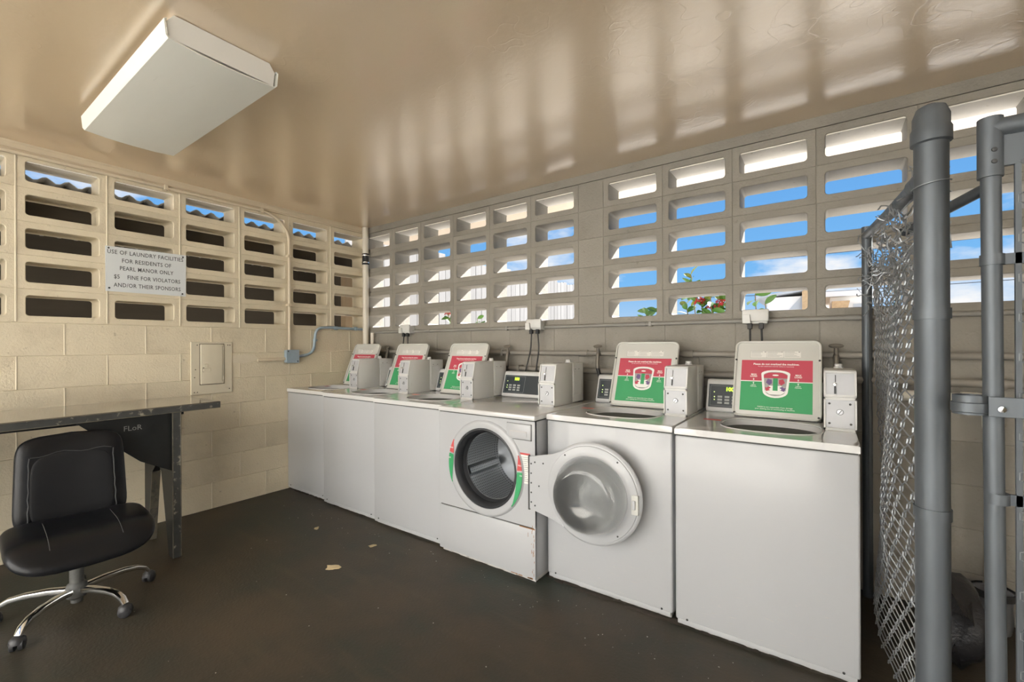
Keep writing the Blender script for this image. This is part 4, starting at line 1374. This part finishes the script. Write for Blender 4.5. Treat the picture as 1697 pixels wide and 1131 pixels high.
obj('coupling', lathe(bmesh.new(), [(.030, 2.085), (.036, 2.09), (.036, 2.105), (.034, 2.108), (.034, 2.178), (.036, 2.18), (.036, 2.195), (.030, 2.20)], 20), 'cord_black', cp, smooth=True)
obj('clamp', lathe(bmesh.new(), [(.0345, 2.10), (.0375, 2.102), (.0375, 2.112), (.0345, 2.114)], 20), 'chrome', cp, smooth=True)
obj('clamp', lathe(bmesh.new(), [(.0345, 2.172), (.0375, 2.174), (.0375, 2.184), (.0345, 2.186)], 20), 'chrome', cp, smooth=True)
tag(obj('riser_pipe', T_([(0.135, -0.030, 0.0), (0.135, -0.030, 1.39)], 0.018, 12), 'pipe_painted', smooth=True), 'thin off-white riser pipe beside the corner drain pipe', 'pipe')

# ================================================================== BACK WALL PIPES AND OUTLETS
LBW = 6.4


def long_pipe(name, label, z, y, r, x0, x1, material, coup):
    t = thing(name, label, 'pipe', (0, 0, 0))
    obj('pipe', T_([(x0, y, z), (x1, y, z)], r, 10), material, t, smooth=True)
    for x in coup:
        obj('coupling', T_([(x - .03, y, z), (x + .03, y, z)], r * 1.35, 10), material, t, smooth=True)
    x = x0 + 0.5
    while x < x1:
        obj('bracket', B_(x - .010, x + .010, y - r * 1.15, 0.0, z - r * 1.4, z + r * 1.4, .003), material, t)
        x += 1.15
    return t


long_pipe('outlet_conduit', 'thin grey conduit running along under the back wall openings', 1.392, -0.018, 0.011, 0.16, 6.0, 'conduit_grey', (0.92, 1.9, 2.9, 4.0))
long_pipe('water_pipe', 'upper grimy water pipe on the back wall behind the washers', 1.200, -0.045, 0.017, 0.14, 6.0, 'pipe_grime', (0.9, 2.5, 3.2, 4.3))
long_pipe('water_pipe', 'lower grimy water pipe on the back wall behind the washers', 1.078, -0.050, 0.019, 0.30, 6.0, 'pipe_grime', (1.5, 2.2, 3.5, 4.5))
for k, (vx, wh) in enumerate(((0.42, 'in the corner behind the first washer'), (1.20, 'behind the second washer from the corner'), (1.86, 'behind the third washer from the corner'),
                        (2.47, 'behind the front loader coin box'), (2.62, 'right behind the front loader'), (3.26, 'behind the coin box of the washer with the round door'), (3.93, 'behind the coin box nearest the fence'))):
    t = thing('water_valve', 'small dark hose valve ' + wh, 'valve', (vx, -0.05, 1.078), 0, 'hose valves behind the washers')
    up_ = 0.122 if k % 2 == 0 else 0.0
    obj('body', T_(fillet([(0, 0, up_), (0, -0.026, up_ - .004), (0, -0.036, up_ - .06), (0, -0.036, up_ - .10)], .03), 0.013, 10), 'brass_dark', t, smooth=True)
    obj('bonnet', T_([(0, -0.022, up_ + .0), (0, -0.030, up_ + .045)], 0.010, 10), 'brass_dark', t, smooth=True)
    wheel = [Vector((0.028 * math.cos(2 * PI * q / 14), -0.031 + 0.006 * math.sin(2 * PI * q / 14), up_ + .048 + .008 * math.sin(2 * PI * q / 14))) for q in range(14)]
    hw = tube(bmesh.new(), wheel, 0.0045, 6, closed=True)
    tube(hw, [(-.028, -.031, up_ + .048), (.028, -.031, up_ + .048)], .0035, 6)
    obj('hand_wheel', hw, 'brass_dark', t, smooth=True)
    obj('hose', T_(fillet([(0, -0.036, up_ - .10), (R.uniform(-.05, .05), -0.038, up_ - .25), (R.uniform(-.06, .06), -0.034, up_ - .60)], .1), 0.012, 8), 'cord_black', t, smooth=True)

for k, (ox, lab) in enumerate(((0.667, 'small grey outlet box with cords above the second washer'), (2.098, 'grey weatherproof outlet box with cords above the front loader'), (3.566, 'pale weatherproof outlet box with two black cords above the last washer'))):
    t = thing('outlet_box', lab, 'outlet', (ox, 0, 1.405), 0, 'outlet boxes on the back wall')
    obj('box', B_(-0.058, 0.058, -0.062, 0.0, -0.032, 0.034, 0.006), 'outlet_plastic', t, smooth=True)
    obj('cover', B_(-0.066, 0.066, -0.078, -0.060, -0.020, 0.048, 0.006), 'outlet_plastic', t, smooth=True)
    obj('flap', Pr([(-.062, -.03), (-.02, -.03), (-.026, .02), (-.062, .02)], -0.094, -0.080, 'y', .002), 'outlet_plastic', t)
    for sx in (-1, 1):
        obj('plug', B_(sx * .028 - .012, sx * .028 + .012, -0.074, -0.046, -0.062, -0.028, .004), 'cord_black', t)
        obj('cord', T_(fillet([(sx * .028, -0.058, -.06), (sx * .034 + R.uniform(-.01, .01), -0.062, -.18), (sx * .045 + (-.02), -0.085, -.34), (sx * .06 - .07, -0.10, -.60)], .2), 0.0052, 8), 'cord_black', t, smooth=True)

# drain plumbing to the right of the fence
dp = thing('drain_pipe', 'stained white plastic drain pipe with elbow right of the fence', 'drain pipe', (4.484, -0.07, 0))
obj('pipe', T_(fillet([(-0.30, 0, 1.012), (-0.02, 0, 1.005), (0.0, 0, 0.95), (0.0, 0, 0.17)], 0.05, 8), 0.026, 16), 'pvc', dp, smooth=True)
obj('elbow', T_(fillet([(-0.10, 0, 1.006), (-0.02, 0, 1.004), (0.0, 0, 0.95), (0, 0, 0.88)], 0.05, 8), 0.034, 16), 'pvc', dp, smooth=True)
obj('coupling', T_([(-.22, 0, 1.009), (-.16, 0, 1.008)], .033, 16), 'pvc', dp, smooth=True)
obj('hanger', T_([(-.19, 0.03, 1.078), (-.19, -.036, 1.02), (-.19, -.02, .972)], .004, 6), 'brass_dark', dp)
ds = thing('drain_cup', 'small dented metal drain cup under the plastic drain pipe', 'drain', (4.484, -0.07, 0.0))
obj('cup', lathe(bmesh.new(), [(.0, 0.001), (.055, 0.001), (.062, .05), (.058, .12), (.068, .165), (.070, .17), (.062, .17), (.052, .12), (.05, .02), (0, .015)], 20), 'can_metal', ds, smooth=True)
obj('rim_band', lathe(bmesh.new(), [(.066, .150), (.073, .152), (.073, .178), (.066, .18)], 20), 'cord_black', ds, smooth=True)

# ================================================================== CHAIN LINK FENCE AND GATE
FX = 4.085
fn = thing('chain_link_fence', 'torn chain link fence running from the back wall to a steel post', 'fence', (FX, 0, 0))
YB = -1.50
obj('post', T_([(0, YB, 0.0), (0, YB, 1.735)], 0.0305, 24), 'galvanized', fn, smooth=True)
obj('post_cap', lathe(bmesh.new(), [(.0305, 1.712), (.0365, 1.715), (.0365, 1.745), (.033, 1.752), (.033, 1.775), (.026, 1.795), (.012, 1.803), (0, 1.805)], 24, 'z', (0, YB, 0)), 'galvanized', fn, smooth=True)
obj('post', T_([(-0.03, -0.055, 0.0), (-0.03, -0.055, 1.84)], 0.021, 18), 'galvanized', fn, smooth=True)
for z in (0.873, 1.326):
    bd = bmesh.new()
    lathe(bd, [(.0305, z - .012), (.0335, z - .012), (.0335, z + .012), (.0305, z + .012)], 24, 'z', (0, YB, 0))
    box(bd, -.006, .006, YB + .028, YB + .062, z - .012, z + .012)
    obj('tension_band', bd, 'galvanized', fn, smooth=True)
    obj('bolt', T_([(-.014, YB + .052, z), (.014, YB + .052, z)], .0055, 6), 'chrome', fn)
# drooping, broken top rail
obj('top_rail', T_([(-0.028, -0.06, 1.80), (-0.004, -0.70, 1.742), (0.004, -1.385, 1.668)], 0.0205, 16, cap=False), 'galvanized', fn, smooth=True)
obj('rail_sleeve', T_([(0.002, -1.27, 1.681), (0.0045, -1.392, 1.667)], 0.0235, 16, cap=False), 'galvanized', fn, smooth=True)
obj('tension_bar', T_([(-.026, -0.085, 0.05), (-.026, -0.085, 1.70)], 0.006, 6), 'galvanized', fn)

# woven mesh: zigzag wires interlocked, sagging and crumpled towards the torn top
def crumple(p):
    f = max(0.0, (p.z - 1.30) / 0.40)
    s = max(0.0, min(1.0, (p.z - 0.2) / 1.3))
    amp = 0.006 + 0.05 * f * f
    nv = noise.noise_vector(p * 3.2 + Vector((3, 1, 7)))
    n2 = noise.noise_vector(p * 11.0)
    q = p + nv * amp * 1.2 + n2 * amp * 0.6
    q.x += 0.030 * math.sin(p.y * 3.0 + 1.0) * s + 0.018 * math.sin(p.z * 4 + p.y * 5)
    q.z -= 0.10 * f * (0.5 + 0.5 * math.sin(p.y * 5.0))
    return q


bm = bmesh.new()
pitch, dz = 0.046, 0.037
nw = int((1.47 - 0.09) / pitch)
for i in range(nw + 1):
    y0_ = -0.09 - i * pitch
    # the fence is torn away in the upper corner beside the back wall
    top = 1.70 - 0.12 * R.random()
    pts = []
    for k in range(int(top / dz)):
        odd = (k + i) % 2
        yy = y0_ - (pitch if odd else 0.0)
        yy = max(yy, YB + .012)
        xw = 0.0035 * (1 if odd else -1)
        # rounded knuckle: three points per bend
        sgn = -1 if odd else 1
        for dk in (-0.18, 0.18):
            pts.append(crumple(Vector((xw + dk * .006, yy - sgn * 0.0025, 0.03 + (k + dk) * dz))))
    tube(bm, pts, 0.0024, 4)
obj('wire_mesh', bm, 'galvanized_wire', fn, smooth=True)
# tangle of torn strands along the top
bm = bmesh.new()
rr = random.Random(5)
for i in range(110):
    y_ = -0.10 - rr.random() ** 0.8 * 1.2
    p = Vector((rr.gauss(0, .02), y_, rr.uniform(1.45, 1.72) - 0.02))
    d = Vector((rr.gauss(0, .5), rr.gauss(0, 1), rr.gauss(.5, .8))).normalized()
    pts = [p.copy()]
    for k in range(rr.randint(7, 16)):
        d = (d + Vector((rr.gauss(0, .45), rr.gauss(0, .6), rr.gauss(-.04, .6)))).normalized()
        p = p + d * 0.014
        p.x = max(min(p.x, .075), -.075)
        pts.append(p.copy())
    tube(bm, pts, 0.0021, 4)
obj('torn_strands', bm, 'galvanized_wire', fn, smooth=True)
# tie wire round the post
wr = [Vector((0.034 * math.cos(a), YB + 0.034 * math.sin(a), 1.60 + 0.004 * a)) for a in [k * 0.35 for k in range(19)]]
wr += [Vector((-.03, YB + .06, 1.69)), Vector((-.01, YB + .10, 1.655)), Vector((.012, YB + .12, 1.64))]
obj('tie_wire', T_(wr, 0.0014, 5), 'galvanized_wire', fn, smooth=True)

gt = thing('chain_link_gate', 'chain link gate leaf of steel pipe standing right of the fence post', 'gate', (4.172, -1.56, 0))
gd = Vector((1.0, 0.0, 0)).normalized()
G = Matrix(((gd.x, -gd.y, 0, 0), (gd.y, gd.x, 0, 0), (0, 0, 1, 0), (0, 0, 0, 1)))
ln = 0.95
obj('frame_post', T_([(0.018, 0, 0.05), (0.0, 0, 0.55), (-0.006, 0, 1.715)], 0.0155, 18), 'galvanized', gt, G, smooth=True)
obj('frame_post', T_([(ln, 0, 0.06), (ln, 0, 1.72)], 0.0155, 18), 'galvanized', gt, G, smooth=True)
obj('top_bar', T_([(0.02, 0, 1.695), (ln, 0, 1.695)], 0.0155, 18), 'galvanized', gt, G, smooth=True)
obj('bottom_bar', T_([(0.02, 0, 0.09), (ln, 0, 0.09)], 0.0155, 18), 'galvanized', gt, G, smooth=True)
el = bmesh.new()
tube(el, [(-.006, 0, 1.60), (-.006, 0, 1.722)], 0.0195, 18)
tube(el, [(-.006, 0, 1.700), (0.085, 0, 1.700)], 0.0195, 18)
prism(el, [(0.0, 1.62), (0.0, 1.70), (0.085, 1.70), (0.085, 1.675), (0.030, 1.62)], -0.006, 0.006, 'y')
obj('corner_fitting', el, 'galvanized', gt, G, smooth=True)
for (a, z) in ((-.004, 1.652), (-.004, 1.628), (.050, 1.708), (.075, 1.708)):
    obj('rivet', lathe(bmesh.new(), [(0, -.022), (.004, -.0215), (.005, -.0185)], 10, 'y', (a, 0, z)), 'dark_metal', gt, G)
obj('bright_bolt', lathe(bmesh.new(), [(0, -.012), (.005, -.011), (.006, -.006)], 10, 'y', (.045, 0, 1.672)), 'chrome', gt, G, smooth=True)
obj('tension_bar', B_(0.028, 0.037, -.004, .004, 0.12, 1.655), 'galvanized', gt, G)
for z in (1.43, 0.94):
    bd = bmesh.new()
    lathe(bd, [(.0155, z - .011), (.0185, z - .011), (.0185, z + .011), (.0155, z + .011)], 20, 'z', (-.004 if z > 1 else 0.002, 0, 0))
    box(bd, 0.012, .046, -.004, .004, z - .011, z + .011)
    obj('tension_band', bd, 'galvanized', gt, G, smooth=True)
bm = bmesh.new()
nw = int((ln - .07) / 0.05)
for i in range(nw + 1):
    pts = []
    for k in range(2, int(1.66 / .04)):
        odd = (k + i) % 2
        xw = 0.033 + i * .05 + (.05 if odd else 0)
        for dk in (-.18, .18):
            pts.append(Vector((min(xw, ln - .02), 0.0035 * (1 if odd else -1), .03 + (k + dk) * .04)))
    tube(bm, pts, .0017, 4)
obj('wire_mesh', bm, 'galvanized_wire', gt, G, smooth=True)
# hinge strap between post and gate
hs = thing('hinge_strap', 'flat steel gate strap with a ring clamped between post and gate', 'gate hardware', (4.135, -1.56, 1.13))
obj('ring', lathe(bmesh.new(), [(.0235, -.020), (.0275, -.020), (.0275, .020), (.0235, .020)], 24, 'z', close=True), 'galvanized', hs, smooth=True)
obj('strap', B_(0.024, 0.20, -0.0275, -0.0225, -0.020, 0.020, .001), 'galvanized', hs, Matrix.Rotation(math.radians(-6), 4, 'Z'))
obj('collar', lathe(bmesh.new(), [(.0275, -.016), (.030, -.014), (.030, .004), (.0275, .006)], 24, 'z'), 'galvanized', hs, smooth=True)
for a, mm in ((.042, 'chrome'), (.11, 'dark_metal')):
    obj('bolt', lathe(bmesh.new(), [(0, -.036), (.006, -.035), (.0075, -.0275)], 10, 'y', (a, 0, -.004)), mm, hs, Matrix.Rotation(math.radians(-6), 4, 'Z'))
tag(obj('loose_rail', T_([(4.145, -0.50, 1.71), (4.33, -0.75, 1.779)], 0.019, 16, cap=False), 'galvanized', smooth=True), 'loose open-ended pipe leaning up between fence post and gate', 'pipe')

# ================================================================== CLUTTER BEHIND THE FENCE
def blob(name, label, cat, loc, r, material, seed, sq=(1, 1, 1)):
    bm = bmesh.new()
    bmesh.ops.create_icosphere(bm, subdivisions=3, radius=1)
    for v in bm.verts:
        n_ = noise.noise(v.co * 1.6 + Vector((seed, seed * 2, 0))) * .35 + noise.noise(v.co * 4.5 + Vector((0, seed, 3))) * .16
        v.co *= (1 + n_)
        v.co = Vector((v.co.x * r * sq[0], v.co.y * r * sq[1], v.co.z * r * sq[2]))
    lo = min(v.co.z for v in bm.verts)
    for v in bm.verts: v.co.z = v.co.z - lo
    return tag(obj(name, bm, material, smooth=True, loc=loc), label, cat)


blob('trash_bag', 'crumpled black trash bag on the floor behind the fence beside the last washer', 'trash bag', (4.29, -0.42, 0), .14, 'trash_black', 3, (.7, 1.3, 1.1))
blob('trash_bag', 'low black bag slumped at the foot of the fence', 'trash bag', (4.27, -0.98, 0), .13, 'trash_black', 9, (.65, 1.2, .6))
blob('dirt_pile', 'heap of dark dirt and rubbish along the back wall right of the fence', 'rubbish', (4.95, -0.30, -0.004), .24, 'dirt_dark', 5, (1.3, .8, .35))
tag(obj('cardboard_piece', Pr([(0, 0), (.14, .02), (.12, .16), (.02, .14)], 0.004, .008, 'z'), 'cardboard', loc=(4.19, -0.78, 0.0), rotz=.4), 'torn piece of brown cardboard on the floor behind the fence', 'cardboard')
dc = thing('crushed_can', 'crushed shiny drink can lying at the foot of the fence', 'can', (4.22, -1.24, 0.03), 0.6)
obj('body', lathe(bmesh.new(), [(0, -.055), (.022, -.055), (.030, -.045), (.024, -.01), (.029, .02), (.030, .045), (.024, .055), (0, .053)], 16, 'x'), 'can_metal', dc, smooth=True)
obj('tab', B_(.053, .057, -.008, .008, -.006, .006), 'chrome', dc)
for k, (dx, dy, a) in enumerate(((4.50, -0.62, .3), (4.66, -0.80, 1.4), (4.42, -0.90, 2.2))):
    pts = [Vector((dx + .09 * t_ * math.cos(a) + .02 * math.sin(5 * t_), dy + .09 * t_ * math.sin(a), 0.008 + .01 * math.sin(3 * t_) ** 2)) for t_ in [q * .25 for q in range(9)]]
    tag(obj('wire_scrap', T_(pts, .003, 6), 'galvanized_wire', smooth=True), ('short bent wire scrap on the dirty floor near the drain', 'curled wire scrap farthest right on the dirty floor', 'wire scrap nearest the fence on the dirty floor')[k], 'wire')
tag(obj('water_bottle', lathe(bmesh.new(), [(0, .12), (.012, .12), (.012, .10), (.03, .075), (.031, .01), (.026, 0), (0, .0)], 16), 'glass', smooth=True, loc=(4.44, -0.22, 0.0)), 'small clear plastic bottle on the floor by the drain cup', 'bottle')

# litter on the floor
leaf_me = None
spots = [(1.56, -1.12, .9, 'small tan leaf on the floor in front of the third washer'), (1.02, -1.17, 2.1, 'pale scrap on the floor before the second washer'), (1.60, -1.42, .3, 'flat brown leaf lying on the floor in the middle of the room')]
for px, py, a, lab in spots:
    r_ = .022 if 'flat' not in lab else .04
    pts = [(r_ * (1 + .35 * math.sin(3 * q + a)) * math.cos(q), r_ * .7 * (1 + .3 * math.sin(2 * q)) * math.sin(q)) for q in [2 * PI * k / 12 for k in range(12)]]
    tag(obj('floor_litter', Pr(pts, 0.0005, .003, 'z'), 'debris_tan', loc=(px, py, 0), rotz=a), lab, 'litter')
bm = bmesh.new()
rr = random.Random(77)
for k in range(150):
    if k < 90: px, py = rr.uniform(.3, 4.0), -0.95 - abs(rr.gauss(0, .12))
    else: px, py = rr.uniform(.9, 3.8), rr.uniform(-2.4, -1.0)
    s = rr.uniform(.001, .0045)
    a = rr.uniform(0, 6.28)
    vs = [bm.verts.new((px + s * math.cos(a + q * 2.1) * rr.uniform(.6, 1.4), py + s * math.sin(a + q * 2.1), .0012)) for q in range(3)]
    tp = bm.verts.new((px, py, .0012 + s * .6))
    for q in range(3): bm.faces.new((vs[q], vs[(q + 1) % 3], tp))
tag(obj('floor_crumbs', bm, 'lint'), 'tiny specks of lint and grit scattered on the floor', 'lint', kind='stuff')
bm = bmesh.new()
for k in range(60):
    px = 0.02 + k * .066; py = -0.80 - rr.uniform(-.01, .02) - (.06 if 1.95 < px < 2.63 else 0)
    if px > 3.97: continue
    s = rr.uniform(.015, .045)
    m_ = 7
    ring = [bm.verts.new((px + s * 1.5 * math.cos(2 * PI * q / m_) * rr.uniform(.6, 1.2), py - .01 + s * .6 * math.sin(2 * PI * q / m_) * rr.uniform(.6, 1.2), .0006)) for q in range(m_)]
    tp = bm.verts.new((px, py, .006))
    for q in range(m_): bm.faces.new((ring[q], ring[(q + 1) % m_], tp))
tag(obj('floor_grime', bm, 'dirt_dark'), 'dark grime gathered along the foot of the washers', 'grime', kind='stuff')

# ================================================================== OUTSIDE
# shed with a corrugated roof, beyond the left wall
sh = thing('shed', 'dark timber shed with a corrugated roof seen through the left wall', 'shed', (0, 0, 0))
bm = bmesh.new()
ny, cols_, amp = 260, 5, 0.016
ys = [-5.0 + (5.0 + 0.40) * k / ny for k in range(ny + 1)]
xs = [-0.21, -1.2, -2.0, -3.0, -4.0]
for s_ in (0, 1):
    pass
g = [[bm.verts.new((x, y, 2.338 - 0.10 * (-x - 0.21) + amp * math.sin(2 * PI * y / 0.105))) for y in ys] for x in xs]
g2 = [[bm.verts.new((x, y, 2.333 - 0.10 * (-x - 0.21) + amp * math.sin(2 * PI * y / 0.105))) for y in ys] for x in xs]
for a, c in zip(g, g[1:]):
    for k in range(ny): bm.faces.new((a[k], a[k + 1], c[k + 1], c[k]))
for a, c in zip(g2, g2[1:]):
    for k in range(ny): bm.faces.new((a[k], c[k], c[k + 1], a[k + 1]))
for k in range(ny):
    bm.faces.new((g[0][k], g2[0][k], g2[0][k + 1], g[0][k + 1]))
obj('corrugated_roof', bm, 'corrugated', sh, smooth=True)
obj('roof_beam', B_(-0.36, -0.29, -5.0, 0.38, 2.09, 2.312), 'siding', sh)
sb = None
for k in range(10):
    z = -0.13 + k * 0.2315
    bm = prism(bmesh.new(), [(-1.50, z), (-1.47, z), (-1.485, z + (.250 if k == 9 else .235)), (-1.50, z + (.250 if k == 9 else .235))], -5.0, 0.36, 'y')
    obj('plank', bm, 'siding', sh)
for k in range(9):
    z = -0.13 + k * 0.232
    obj('plank', B_(-3.9, -1.5, -5.02, -4.99, z, z + .228), 'siding', sh)
obj('sun_block_panel', B_(-1.55, -0.40, 0.36, 0.38, 1.38, 2.20), 'siding', sh)  # added panel that keeps the sun off the planks
obj('wood_post', B_(-0.75, -0.66, 0.20, 0.30, -0.13, 2.25), 'post_wood', sh)
obj('wood_post', B_(-0.66, -0.57, -2.9, -2.81, -0.13, 2.26), 'siding', sh)

# whitewashed board fence running away beyond the back wall
bf = thing('board_fence', 'tall whitewashed board fence running away behind the back wall', 'fence', (-1.0, 0.42, -0.13))
bms = []
for v_ in range(3):
    bm = B_(0, .022, 0, .142, 0, 2.78 + .02 * v_, .003, 1)
    me = bpy.data.meshes.new('board'); bm.to_mesh(me); bm.free(); me.materials.append(M['fence_board']); bms.append(me)
for k in range(56):
    o = link_mesh('board', bms[k % 3], None, bf)
    o.location = (R.uniform(-.004, .004), k * .148, 0)
for z in (0.5, 2.3):
    obj('rail', B_(-.05, 0.0, 0, 8.3, z, z + .09), 'fence_board', bf)

# flowering shrubs
def leaf_mesh(l, w):
    bm = bmesh.new()
    n = 6
    L_, R_, C_ = [], [], []
    for k in range(n + 1):
        f = k / n
        ww = w * math.sin(PI * min(f * .92 + .04, 1)) ** .8
        zz = -0.25 * l * f * f
        C_.append(bm.verts.new((l * f, 0, zz))); L_.append(bm.verts.new((l * f, ww, zz + ww * .3))); R_.append(bm.verts.new((l * f, -ww, zz + ww * .3)))
    for k in range(n):
        bm.faces.new((C_[k], C_[k + 1], L_[k + 1], L_[k])); bm.faces.new((C_[k], R_[k], R_[k + 1], C_[k + 1]))
    me = bpy.data.meshes.new('leaf'); bm.to_mesh(me); bm.free()
    me.materials.append(M['leaf_green'])
    return me


LEAF = leaf_mesh(.105, .026)
LEAFY = leaf_mesh(.09, .022); LEAFY.materials[0] = M['leaf_young']
bm = bmesh.new()
for q in range(5):
    a = 2 * PI * q / 5
    c_, s_ = math.cos(a), math.sin(a)
    pp = [(0, 0, 0), (.006 * c_ - .003 * s_, .006 * s_ + .003 * c_, .003), (.013 * c_, .013 * s_, .004), (.006 * c_ + .003 * s_, .006 * s_ - .003 * c_, .003)]
    bm.faces.new([bm.verts.new(p) for p in pp])
FLOWER = bpy.data.meshes.new('flower'); bm.to_mesh(FLOWER); bm.free(); FLOWER.materials.append(M['petal_red'])


def shrub(label, base, tips, flowers, seed, young=0):
    rr = random.Random(seed)
    t = thing('flowering_shrub', label, 'shrub', base)
    for (tx0, ty0, tz0, nl) in tips:
        tip = Vector((tx0, ty0, tz0)) - Vector(base)
        mid = tip * .55 + Vector((rr.gauss(0, .06), rr.gauss(0, .05), .05))
        pts = fillet([Vector((rr.gauss(0, .03), rr.gauss(0, .03), 0)), mid, tip], .4, 8)
        obj('stem', T_(pts, [.008 - .005 * k / len(pts) for k in range(len(pts))], 6), 'stem_brown', t, smooth=True)
        for k in range(nl):
            p = tip + (mid - tip).normalized() * (0.22 * k / nl)
            o = link_mesh('leaf', LEAFY if (k < young) else LEAF, None, t)
            o.location = p
            o.rotation_euler = (rr.uniform(-1.3, 1.3), rr.uniform(-1.1, .3), k * 2.4 + rr.uniform(-.4, .4))
            s = rr.uniform(.75, 1.15); o.scale = (s, s, s)
    for (fx, fy, fz, n) in flowers:
        for k in range(n):
            d = Vector((rr.gauss(0, 1), rr.gauss(0, 1), abs(rr.gauss(0, .8)))).normalized()
            o = link_mesh('flower', FLOWER, None, t)
            o.location = Vector((fx, fy, fz)) - Vector(base) + Vector((d.x * .050, d.y * .050, d.z * .045)) * rr.uniform(.5, 1)
            o.rotation_euler = d.to_track_quat('Z', 'Y').to_euler()
            s = rr.uniform(.9, 1.5); o.scale = (s, s, s)
    return t


shrub('shrub with red flower clusters seen through the middle openings', (3.15, .85, -0.13), [(3.03, .75, 1.80, 9), (3.10, .75, 1.62, 14), (3.26, .78, 1.60, 14), (2.98, .80, 1.58, 10), (3.18, .70, 1.62, 10)],
      [(3.10, .72, 1.575, 40), (3.25, .74, 1.555, 34), (3.19, .74, 1.53, 22)], 3, 2)
shrub('thin leafy shrub branch without flowers by the pilaster', (2.70, .85, -0.13), [(2.68, .76, 1.56, 8), (2.80, .80, 1.58, 6)], [], 5)
shrub('small green sprig rising behind the outlet box', (3.50, .85, -0.13), [(3.47, .76, 1.62, 5), (3.53, .80, 1.55, 3)], [], 6)
shrub('red flowered shrub seen through the openings near the corner', (0.50, .85, -0.13), [(0.44, .75, 1.62, 8), (0.56, .78, 1.60, 6)], [(0.45, .74, 1.60, 30)], 8)
shrub('low leafy shrub seen at the foot of the fourth opening column', (0.90, .85, -0.13), [(0.86, .76, 1.545, 6), (0.96, .80, 1.50, 5)], [], 9)

# neighbour's houses
hs_ = thing('neighbour_house', 'white neighbour house with a tan stucco end seen over the washers', 'house', (2.3, 14.0, -0.13))
obj('wall', B_(0.0, 0.98, 0, 5, 0, 2.92), 'house_white', hs_)
obj('stucco_wall', B_(0.98, 1.42, -0.25, 5, 0, 3.08), 'house_stucco', hs_)
obj('roof', Pr([(-.30, 2.84), (-.18, 2.90), (1.0, 3.05), (1.0, 3.12), (-.32, 2.96)], -0.35, 5.2, 'y'), 'house_grey', hs_)
obj('gable_shade', Pr([(.62, 2.50), (.98, 2.50), (.98, 2.95)], -0.04, 0.0, 'y'), 'house_grey', hs_)
hs2 = thing('neighbour_house', 'white flat roofed neighbour building seen beside the fence top', 'house', (4.0, 15.5, -0.13))
obj('wall', B_(0.0, 1.05, 0, 5, 0, 2.95), 'house_white', hs2)
obj('roof', B_(-0.15, 1.25, -0.3, 5.2, 2.95, 3.12), 'house_white', hs2)
obj('lean_to', Pr([(0.05, 2.30), (.42, 2.30), (.52, 2.78), (0.05, 2.78)], -0.5, 0.0, 'y'), 'house_stucco', hs2)
obj('window', B_(0.62, 0.92, -0.03, 0.02, 2.2, 2.7), 'house_grey', hs2)
for k, (z, lab) in enumerate(((5.05, 'upper overhead power line crossing the sky'), (4.72, 'middle overhead power line crossing the sky'), (3.25, 'lowest overhead power line crossing the sky'))):
    pts = [(-8 + 26 * f, 18.0, z + .35 * (2 * f - 1) ** 2 + .02 * (k - 1) * f) for f in [q / 20 for q in range(21)]]
    tag(obj('power_line', T_(pts, .012, 5), 'cord_black', smooth=True), lab, 'power line')
